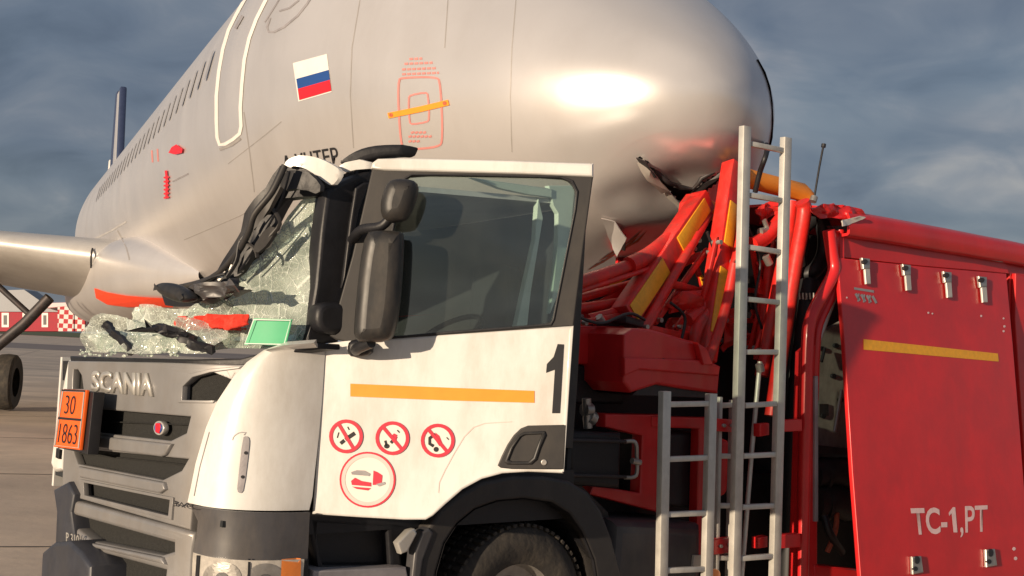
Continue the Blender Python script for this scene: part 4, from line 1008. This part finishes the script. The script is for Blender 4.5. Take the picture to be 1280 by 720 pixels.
# framed lower boxes
boxf = plate('hose_box_frame', S(.35), [(757, 517), (828, 518), (828, 642), (738, 618), (742, 606), (800, 616), (803, 545), (757, 534)], M['red'], P_, th=.1, bevel=.012)
plate('hose_box', S(.30), [(714, 540), (778, 541), (776, 612), (712, 606)], M['black'], P_, th=.4, bevel=.03)
plate('hose_box', S(.42), [(800, 540), (888, 540), (888, 640), (800, 628)], M['black'], P_, th=.3, bevel=.03)
plate('box_frame', S(.34), [(815, 520), (892, 522), (892, 700), (870, 700), (874, 536), (815, 534)], M['red'], P_, th=.08, bevel=.01)
for y in (550, 594): tube('door_rod', [S(.26).at(712, y), S(.26).at(782, y + 2)], .012, M['darksteel'], P_)
bm = bmesh.new()
tube_bm(bm, spl([S(.28).at(780, 552), S(.24).at(794, 553), S(.24).at(796, 572), S(.24).at(795, 594), S(.28).at(780, 597)], 5), .014, 8)
tube_bm(bm, [S(.22).at(790, 576), S(.22).at(800, 578)], .02, 8)
link('box_latch', bm, M['steel'], P_, smooth=50)
bm = bmesh.new()
for (a, b, r) in (((733, 498), (735, 535), .03), ((735, 520), (741, 524), .05), ((730, 512), (738, 512), .045)): tube_bm(bm, [S(.4).at(*a), S(.4).at(*b)], r, 10)
link('valve_fitting', bm, M['steel'], P_, smooth=50)
plate('fuel_tank', S(.18), [(768, 650), (880, 655), (880, 760), (760, 760)], M['bumper'], P_, th=.6, bevel=.08)
plate('tank_strap', S(.16), [(868, 694), (880, 694), (878, 714), (866, 714)], M['alu'], P_, th=.03)
# --- booms of the lift
BOOM = S(.75)
def boom(name, a, b, wd, th=.09, y=.75, m='redworn', y2=None, parent=None, bev=.012):
    A = S(y).at(*a); B = S(y if y2 is None else y2).at(*b)
    return beam(name, A, B, wd, th, M[m], parent or P_, side=-EY, bev=bev)
upper = tube('boom_rail', [S(.62).at(719, 355), S(.65).at(760, 342), S(.7).at(800, 326), S(.8).at(838, 297), S(.9).at(872, 258)], .050, M['redworn'], P_, 12, 5)
tube('boom_rail_sleeve', [S(.655).at(786, 332), S(.69).at(812, 319), S(.75).at(836, 300)], .062, M['redworn'], upper, 12, 4)
tube('thin_rail', [S(.6).at(718, 366), S(.62).at(812, 336)], .018, M['redworn'], P_)
tube('thin_rail', [S(.75).at(716, 375), S(.8).at(800, 352)], .03, M['redworn'], P_)
main = boom('main_boom', (779, 396), (879, 250), .165, .14, .55, y2=.85)
def on_boom(name, a, b, y, y2, f0, f1, wd, th, m, par):
    A = S(y).at(*a); B = S(y2).at(*b); t = (B - A).normalized(); n = (-EY - t * t.dot(-EY)).normalized() * (th / 2 + .004)
    return beam(name, A + (B - A) * f0 + n, A + (B - A) * f1 + n, wd, .010, M[m], par, side=-EY, bev=.003)
on_boom('reflective_strip', (779, 396), (879, 250), .55, .85, .02, .40, .125, .14, 'yellow', main)
on_boom('reflective_strip', (779, 396), (879, 250), .55, .85, .58, .94, .115, .14, 'yellow', main)
boom('boom_end_plate', (772, 399), (795, 405), .05, .16, .52, 'darksteel')
tube('boom_tube', [S(.5).at(795, 425), S(.58).at(845, 340), S(.8).at(886, 268)], .035, M['redworn'], P_)
tube('boom_tube', [S(.48).at(783, 443), S(.5).at(812, 405), S(.58).at(838, 356), S(.7).at(872, 292)], .026, M['redworn'], P_)
tube('cross_tube', [S(.6).at(832, 353), S(.7).at(888, 368)], .03, M['redworn'], P_)
plate('boom_head', S(.8), [(868, 252), (876, 241), (888, 240), (890, 252), (878, 268), (866, 266)], M['redworn'], P_, th=.16, bevel=.02)
second = boom('second_boom', (880, 450), (917, 206), .15, .12, .45, y2=.75)
on_boom('reflective_strip', (880, 450), (917, 206), .45, .75, .12, .44, .10, .12, 'yellow', second)
on_boom('reflective_strip', (880, 450), (917, 206), .45, .75, .56, .78, .10, .12, 'yellow', second)
tube('orange_crossbar', [S(.9).at(880, 257), S(.9).at(912, 277)], .065, M['tape'], P_, 14)
tube('orange_crossbar', [S(.8).at(930, 222), S(.8).at(965, 231), S(.8).at(1001, 240), S(.8).at(1008, 248)], .075, M['tape'], P_, 14)
for path, r, y in (([(1003, 252), (1005, 268), (994, 330), (985, 385), (975, 450), (965, 520)], .055, .3), ([(990, 252), (984, 300), (968, 380), (952, 470)], .05, .45),
                   ([(940, 306), (958, 296), (978, 272)], .055, .5), ([(918, 330), (908, 380), (896, 420), (884, 452)], .035, .3), ([(930, 250), (926, 300), (916, 340)], .04, .5),
                   ([(962, 330), (955, 400), (948, 450)], .04, .6), ([(860, 400), (880, 385), (888, 372)], .045, .55), ([(868, 440), (872, 410), (893, 385)], .045, .5),
                   ([(720, 386), (750, 382), (774, 378)], .035, .7), ([(735, 398), (760, 392), (780, 386)], .03, .6), ([(852, 330), (880, 318), (905, 322)], .03, .9)):
    tube('lift_tube', [S(y).at(*p) for p in path], r, M['redworn'], P_, 12, 4)
for k, (a, b, w_, y) in enumerate((((718, 398), (802, 350), .05, .72), ((724, 376), (836, 316), .045, .95), ((742, 404), (852, 330), .04, .85), ((804, 376), (872, 298), .05, 1.0), ((818, 404), (884, 312), .045, .62),
        ((844, 412), (902, 328), .04, .8), ((862, 306), (900, 430), .045, .95), ((896, 298), (868, 424), .04, .5), ((938, 296), (962, 440), .045, .7), ((970, 296), (938, 440), .05, .62), ((944, 442), (978, 336), .035, .5),
        ((926, 300), (888, 384), .05, .9), ((800, 408), (872, 424), .05, .5), ((724, 404), (790, 392), .04, .5), ((900, 360), (972, 366), .04, .75), ((900, 400), (970, 402), .04, .75))):
    arm = boom('lift_arm', a, b, w_, w_ * .7, y, y2=y + .08)
    if k % 5 == 1: on_boom('reflective_strip', a, b, y, y + .08, .3, .6, w_ * .8, w_ * .7, 'yellow', arm)
    if k % 4 == 2: on_boom('scraped_patch', a, b, y, y + .08, .55, .7, w_ * .7, w_ * .7, 'steel', arm)
    for f in (.04, .96):
        c_ = S(y).at(*a).lerp(S(y + .08).at(*b), f); tube('pivot_pin', [c_ - EY * .05, c_ + EY * .03], .017, M['steel'], arm, 10)
for k, path in enumerate(([(722, 396), (752, 404), (786, 392), (806, 400)], [(838, 378), (856, 396), (852, 424)], [(936, 286), (950, 330), (944, 380), (960, 430)], [(884, 290), (896, 330), (888, 380)], [(975, 262), (968, 300), (974, 350), (962, 400)])):
    tube('cable', [S(.42 + .05 * k).at(*p) for p in path], .011, M['hose'], P_, 7, 5)
random.seed(21)
for k, pts in enumerate(([(832, 380), (850, 366), (876, 362), (888, 370), (864, 384), (840, 392)], [(876, 350), (898, 338), (906, 342), (890, 356)], [(722, 378), (752, 374), (758, 380), (724, 388)],
                         [(858, 408), (872, 396), (882, 430), (866, 436)], [(940, 262), (970, 250), (978, 262), (950, 280)], [(944, 330), (968, 322), (972, 340), (948, 350)], [(940, 390), (966, 384), (968, 404), (942, 412)],
                         [(838, 400), (860, 396), (858, 420), (836, 414)], [(950, 345), (972, 352), (966, 372), (948, 366)], [(725, 392), (770, 396), (775, 404), (722, 404)], [(930, 416), (966, 420), (962, 440), (930, 438)],
                         [(905, 392), (926, 380), (930, 420), (908, 440)], [(800, 380), (826, 374), (822, 404), (800, 408)])):
    crumple('bent_red_plate', S(.6 + .08 * (k % 4)), pts, M['redworn'], P_, amp=.05, freq=6, th=.012, L=.05, seed=50 + k)
for k, pts in enumerate(([(820, 340), (842, 330), (868, 300), (880, 330), (860, 350), (836, 350)], [(940, 290), (960, 284), (962, 300), (944, 312)], [(932, 350), (950, 340), (956, 380), (936, 392)], [(735, 360), (790, 346), (800, 352), (760, 374)])):
    crumple('bent_dark_plate', S(1.1), pts, M['darksteel'], P_, amp=.06, freq=6, th=.012, L=.05, seed=80 + k)
for (a, b, r) in (((955, 275), (962, 292), .02), ((950, 290), (972, 286), .03), ((957, 320), (962, 330), .03), ((880, 404), (884, 410), .03), ((748, 396), (752, 402), .03), ((1000, 318), (1003, 338), .03), ((916, 326), (922, 330), .03)):
    tube('pipe_fitting', [S(.5).at(*a), S(.5).at(*b)], r, M['steel'], P_, 9)
# hoses
tube('hose', [S(.5).at(1006, 282), S(.45).at(1022, 272), S(.4).at(1031, 292), S(.4).at(1030, 318), S(.42).at(1018, 338), S(.5).at(1004, 342), S(.55).at(999, 320), S(.5).at(1006, 292)], .06, M['hose'], P_, 12, 6)
tube('hose', [S(.4).at(1012, 352), S(.35).at(1008, 400), S(.35).at(1000, 470), S(.35).at(992, 560), S(.35).at(985, 740)], .075, M['hose'], P_, 12, 5)
tube('hose', [S(.5).at(998, 380), S(.5).at(990, 440), S(.5).at(984, 520), S(.5).at(978, 740)], .06, M['hose'], P_, 12, 5)
for k in range(5): tube('clip', [S(.3).at(999 + k * 4.4, 366), S(.3).at(999.5 + k * 4.4, 374)], .009, M['steel'], P_, 6)
# --- ladders
LP = S(-.12)
def ladder(name, rails, rungs, m, y=-.12, railw=.075, off=0.0):
    LPp = S(y)
    root = None; meshes = []
    for i, (a, b) in enumerate(rails):
        A, B = LPp.at(*a), LPp.at(*b)
        o = beam(name if root is None else 'rail', A, B, railw, .045, M[m], P_ if root is None else root, side=EY, bev=.004)
        if root is None: root = o
    for (a, b) in rungs:
        A, B = LPp.at(*a), LPp.at(*b)
        beam('rung', A, B, .034, .034, M[m], root, side=EY, bev=.006)
    return root
tall = ladder('tall_ladder', [((931.5, 158), (917, 760)), ((982.5, 172), (967, 760))],
       [((938, 180), (978, 188)), ((936, 244), (976, 250.5)), ((935, 309), (974.5, 315)), ((933, 374), (973, 378)), ((931, 440), (971.5, 440)), ((930, 507), (970, 504.5)), ((928, 570), (968.5, 568)), ((926.5, 634), (967, 632)), ((925, 698), (965, 695))], 'alu')
for o in (tall, tall.children[0]): pass
tube('stay_pole', [S(.02).at(950, 452), S(.02).at(940, 560), S(.02).at(924, 760)], .016, M['alu'], P_, 8)
tube('pole_eye', [S(.0).at(949, 455), S(.0).at(951, 464)], .028, M['steel'], P_, 8)
short = ladder('short_ladder', [((831, 489), (826, 760)), ((889, 492), (882.5, 760))],
       [((836, 505.5), (884, 504.5)), ((835, 574), (883, 572)), ((834, 643), (882, 641)), ((833, 713), (881, 711))], 'alu', y=-.10, railw=.07)
ladder('folded_ladder', [((898.5, 496), (893, 760)), ((916, 500), (910, 760))], [((900, 507), (916, 506)), ((897, 632), (914, 632)), ((898, 570), (915, 570)), ((896, 697), (913, 697))], 'alu', y=.02, railw=.03)
for pts in ([(895, 523), (924, 525), (924, 541), (895, 539)], [(892, 674), (921, 672), (921, 690), (892, 694)], [(978, 525), (1003, 524), (1003, 539), (978, 540)], [(975, 668), (1001, 667), (1001, 684), (975, 686)], [(950, 530), (962, 529), (962, 544), (950, 546)], [(948, 672), (960, 670), (960, 684), (948, 686)]):
    plate('ladder_bracket', S(-.05), pts, M['red'], P_, th=.06, bevel=.008)
for q in ((906, 532), (916, 532), (902, 683), (913, 681)): plate('bolt_head', S(-.05), circ(*q, 2.4, n=8), M['steel'], P_, th=.02, w=.012)
plate('red_canister', S(.1), smooth_poly([(895, 553), (900, 549), (911, 549), (913, 556), (912, 612), (906, 621), (896, 620)], 1), M['red'], P_, th=.12, bevel=.03)
plate('warm_lamp', S(-.08), circ(894, 718, 7, 7), M['amber'], P_, th=.05)
# --- tall cabinet body
post = tube('bent_post', [S(.0).at(1036, 288), S(.0).at(1040, 318), S(-.01).at(1042, 340), S(.0).at(1028, 368), S(.02).at(1013, 400), S(.02).at(1009, 440), S(.02).at(1006, 560), S(.02).at(1002, 760)], .045, M['red'], P_, 12, 4)
tube('bent_post', [S(.02).at(1050, 288), S(.0).at(1050, 330), S(.02).at(1042, 366), S(.04).at(1024, 405), S(.04).at(1020, 440), S(.05).at(1018, 500)], .030, M['red'], P_, 12, 4)
plate('door_post', S(.03), [(1008, 440), (1022, 428), (1022, 760), (998, 760)], M['red'], P_, th=.1, bevel=.01)
plate('post_edge', S(.01), [(1019, 470), (1023, 470), (1023, 652), (1019, 652)], M['greyprint'], P_, th=.03)
tube('gas_strut', [S(.1).at(1022, 432), S(.05).at(1044, 372)], .014, M['alu'], P_, 8)
plate('cabinet_inside', S(.30), [(1018, 420), (1058, 400), (1075, 560), (1018, 560)], M['cabinet'], P_, th=.05)
for q in ((1029, 436), (1046, 432), (1043, 470), (1052, 500), (1030, 520)): plate('instrument', S(.29), circ(*q, 3.2, n=10), M['ink'], P_, th=.02, w=.015)
tube('lever', [S(.25).at(1031, 435), S(.22).at(1027, 452)], .012, M['ink'], P_, 8)
tube('lever', [S(.25).at(1052, 488), S(.2).at(1043, 540)], .014, M['silver'], P_, 8)
plate('instrument', S(.28), [(1024, 505), (1036, 505), (1036, 520), (1024, 520)], M['darksteel'], P_, th=.03)
plate('cabinet_shelf', S(.2), [(1020, 556), (1072, 562), (1072, 570), (1020, 566)], M['darksteel'], P_, th=.3)
plate('cabinet_back', S(.5), [(1010, 296), (1085, 296), (1090, 760), (1010, 760)], M['black'], P_, th=.05)
for (y, r) in ((592, .105), (628, .12)):
    pp = tube('pump_pipe', [S(.28).at(1016, y), S(.24).at(1040, y - 3), S(.2).at(1062, y + 4)], r, M['darksteel'], P_, 20, 3)
    for px in (1028, 1052): tube('pipe_flange', [S(.27).at(px, y), S(.26).at(px + 4, y)], r * 1.18, M['darksteel'], pp, 20)
tube('small_hose', [S(.15).at(1030, 645), S(.1).at(1038, 668), S(.15).at(1052, 690)], .03, M['hose'], P_, 10, 4)
tube('small_hose', [S(.18).at(1046, 640), S(.12).at(1044, 664), S(.15).at(1034, 690)], .02, M['rub'], P_, 10, 4)
plate('cabinet_sill', S(.02), [(1018, 706), (1076, 712), (1076, 760), (1018, 760)], M['red'], P_, th=.15, bevel=.012)
# fixed top strip and roof
plate('upper_panel', S(.0), [(1044, 288), (1085, 291), (1256, 327), (1262, 342), (1155, 333), (1047, 321)], M['red'], P_, th=.06, bevel=.006)
plate('cabinet_side', S(.02), [(1254, 327), (1300, 336), (1300, 760), (1262, 760), (1262, 342)], M['red'], P_, th=.1, bevel=.006)
plate('rear_door', S(-.02), [(1270, 342), (1300, 350), (1300, 640), (1284, 620), (1276, 500), (1269, 400)], M['red'], P_, th=.04, bevel=.008)
sw_ = M['white']
# roof: rounded side rail profile swept along the length
A = S(.05).at(1030, 272); Bp = S(.05).at(1335, 345)
rx0, rx1 = (A - T0).dot(EX), 8.6
zt0, zt1 = A.z, A.z + 0.0
prof = [(-.02, -.115), (-.07, -.11), (-.085, -.095), (-.085, .02), (-.07, .05), (.0, .085), (.15, .115), (.5, .16), (1.2, .17), (2.0, .15), (2.45, .08), (2.5, -.08)]
zr = A.z - .01
bm = bmesh.new(); prev = None
for x in np.linspace(rx0 + .12, rx1, 24):
    u = (x - rx0 - .12) / (rx1 - rx0 - .12)
    row = []
    for (yy, z_) in prof:
        p = tp(x, yy, zr + z_); p += Z * (.012 * noise.noise(p * 1.3)) + EY * (.01 * noise.noise(p * 1.7)); row.append(bm.verts.new(p))
    if prev:
        for k in range(len(prof) - 1): bm.faces.new((prev[k], prev[k + 1], row[k + 1], row[k]))
    prev = row
bmesh.ops.recalc_face_normals(bm, faces=bm.faces[:]); bmesh.ops.solidify(bm, geom=bm.faces[:], thickness=.02)
roof = link('cabinet_roof', bm, M['red'], P_, smooth=50)
xs_ = (S(.08).at(1264, 500) - T0).dot(EX)
tquad('body_side', [(xs_, .08, .75), (8.5, .08, .75), (8.5, .08, zr - .02), (xs_, .08, zr - .02)], M['red'], P_)
tquad('body_rear', [(8.5, .1, .75), (8.5, 2.42, .75), (8.5, 2.42, zr), (8.5, .1, zr)], M['red'], P_)
tquad('body_far_side', [(4.9, 2.42, .75), (8.5, 2.42, .75), (8.5, 2.42, zr), (4.9, 2.42, zr)], M['red'], P_)
for xr in (6.4,):
    rw = wheel_rev('wheel', tp(xr, .02, .5), -EY, [(.29, -.28), (.46, -.28), (.495, -.24), (.5, -.14), (.495, -.02), (.46, .015), (.40, .03), (.33, .015), (.28, -.01)], M['rubber'], P_, 48)
    wheel_rev('rim', tp(xr, .02, .5), -EY, [(.05, -.06), (.16, -.07), (.2, -.11), (.26, -.1), (.285, -.01)], M['steel'], rw, 32)
beam('roof_gutter', S(-.03).at(1078, 290), S(-.03).at(1252, 325), .04, .03, M['steel'], roof, side=EY)
plate('roof_gap', S(.01), [(1040, 282), (1085, 283), (1258, 318), (1256, 328), (1085, 292), (1044, 290)], M['black'], roof, th=.05)
crumple('torn_roof_corner', S(-.04), [(1020, 262), (1030, 254), (1052, 255), (1076, 262), (1086, 274), (1084, 284), (1066, 276), (1046, 272), (1030, 272)], M['red'], P_, amp=.04, freq=5, th=.015, L=.05, seed=91)
crumple('torn_edge', S(-.09), [(1052, 276), (1074, 270), (1080, 272), (1062, 281), (1053, 283)], M['skinedge'], P_, amp=.02, freq=6, th=.01, L=.04, seed=93)
tube('aerial', [S(.35).at(1018, 246), S(.35).at(1024, 210), S(.35).at(1029.5, 181)], .008, M['ink'], P_, 8)
tube('aerial_tip', [S(.35).at(1029.2, 184), S(.35).at(1029.8, 180)], .018, M['ink'], P_, 8)
tube('aerial_base', [S(.35).at(1016, 252), S(.35).at(1018, 246)], .028, M['steel'], P_, 8)
# side flap, hinged on the seam and hanging out at the bottom
ta, tb = S(-.035).at(1047, 322), S(-.035).at(1258, 343)
PU = (tb - ta).normalized(); tilt = math.radians(PANEL_TILT) if 'PANEL_TILT' in globals() else math.radians(8.0)
PV = (Z * math.cos(tilt) + EY * math.sin(tilt))
PN = Plane(ta, PU, PV)
panel = plate('side_flap', PN, [(1047, 322), (1153, 333), (1258, 342), (1266, 430), (1275, 540), (1284, 660), (1290, 745), (1078, 745), (1066, 590), (1056, 430)], M['red'], P_, th=.035, bevel=.006)
decal('reflective_stripe', PN, [(1079, 424), (1247, 442), (1248, 452), (1079, 437)], M['yellow'], panel, off=.003)
text('lettering', 'TC-', PN, [(1137.5, 635), (1183, 634), (1184, 667), (1142, 669)], M['pinkprint'], panel, off=.003, bold=.025)
decal('lettering', PN, [(1185.3, 641), (1190.5, 634), (1193.6, 634), (1196.4, 665.5), (1191.4, 665.5), (1189, 641.5), (1186, 645)], M['pinkprint'], panel, off=.003)
text('lettering', ',PT', PN, [(1199, 633), (1234, 631.5), (1234, 670), (1200, 672)], M['pinkprint'], panel, off=.003, bold=.012)
for k, (x, y) in enumerate(((1083, 322), (1134, 330), (1185, 339), (1229, 345))):
    lt = plate('latch', PN, [(x - 5, y), (x + 5, y + 1), (x + 5, y + 14), (x - 3, y + 14)], M['steel'], panel, th=.03, w=.035, bevel=.008)
    plate('latch_lever', PN, [(x - 2, y + 10), (x + 4.5, y + 11), (x + 6, y + 33), (x, y + 33)], M['alu'], lt, th=.02, w=.03, bevel=.006)
    plate('latch_hook', PN, circ(x - 1, y + 5, 3.2, n=10), M['darksteel'], lt, th=.02, w=.045, bevel=.004)
decals('small_lettering', PN, [[(1067, 359), (1092, 363), (1092, 366), (1067, 362)]] + [seg((1069 + 7 * j, 367 + j), (1074 + 7 * j, 376 + j), 3.2) for j in range(4)] + [seg((1073 + 7 * j, 367 + j), (1072 + 7 * j, 377 + j), 2) for j in range(3)], M['greyprint'], panel, off=.003)
for k, (x, y) in enumerate(((1147, 706), (1239, 697))):
    lt = plate('latch', PN, [(x - 6, y - 10), (x + 5, y - 11), (x + 8, y + 10), (x - 5, y + 12)], M['steel'], panel, th=.03, w=.03, bevel=.008)
    plate('latch_slot', PN, circ(x, y - 6, 3.2, 5, n=12), M['ink'], lt, th=.02, w=.036, bevel=.002)
    plate('latch_slot', PN, circ(x - 2, y + 5, 2.6, 3, n=12), M['ink'], lt, th=.02, w=.036, bevel=.002)
decals('scratch', PN, [circ(x, y, r, n=7) for x, y, r in ((1160, 391, 1.4), (1165, 392, 1.2), (1226, 395, 1.5), (1254, 398, 1.3), (1255, 408, 1.6), (1254, 414, 1.5), (1267, 686, 2.4), (1269, 698, 2.4), (1058, 372, 1.2))], M['pinkprint'], panel, off=.003)
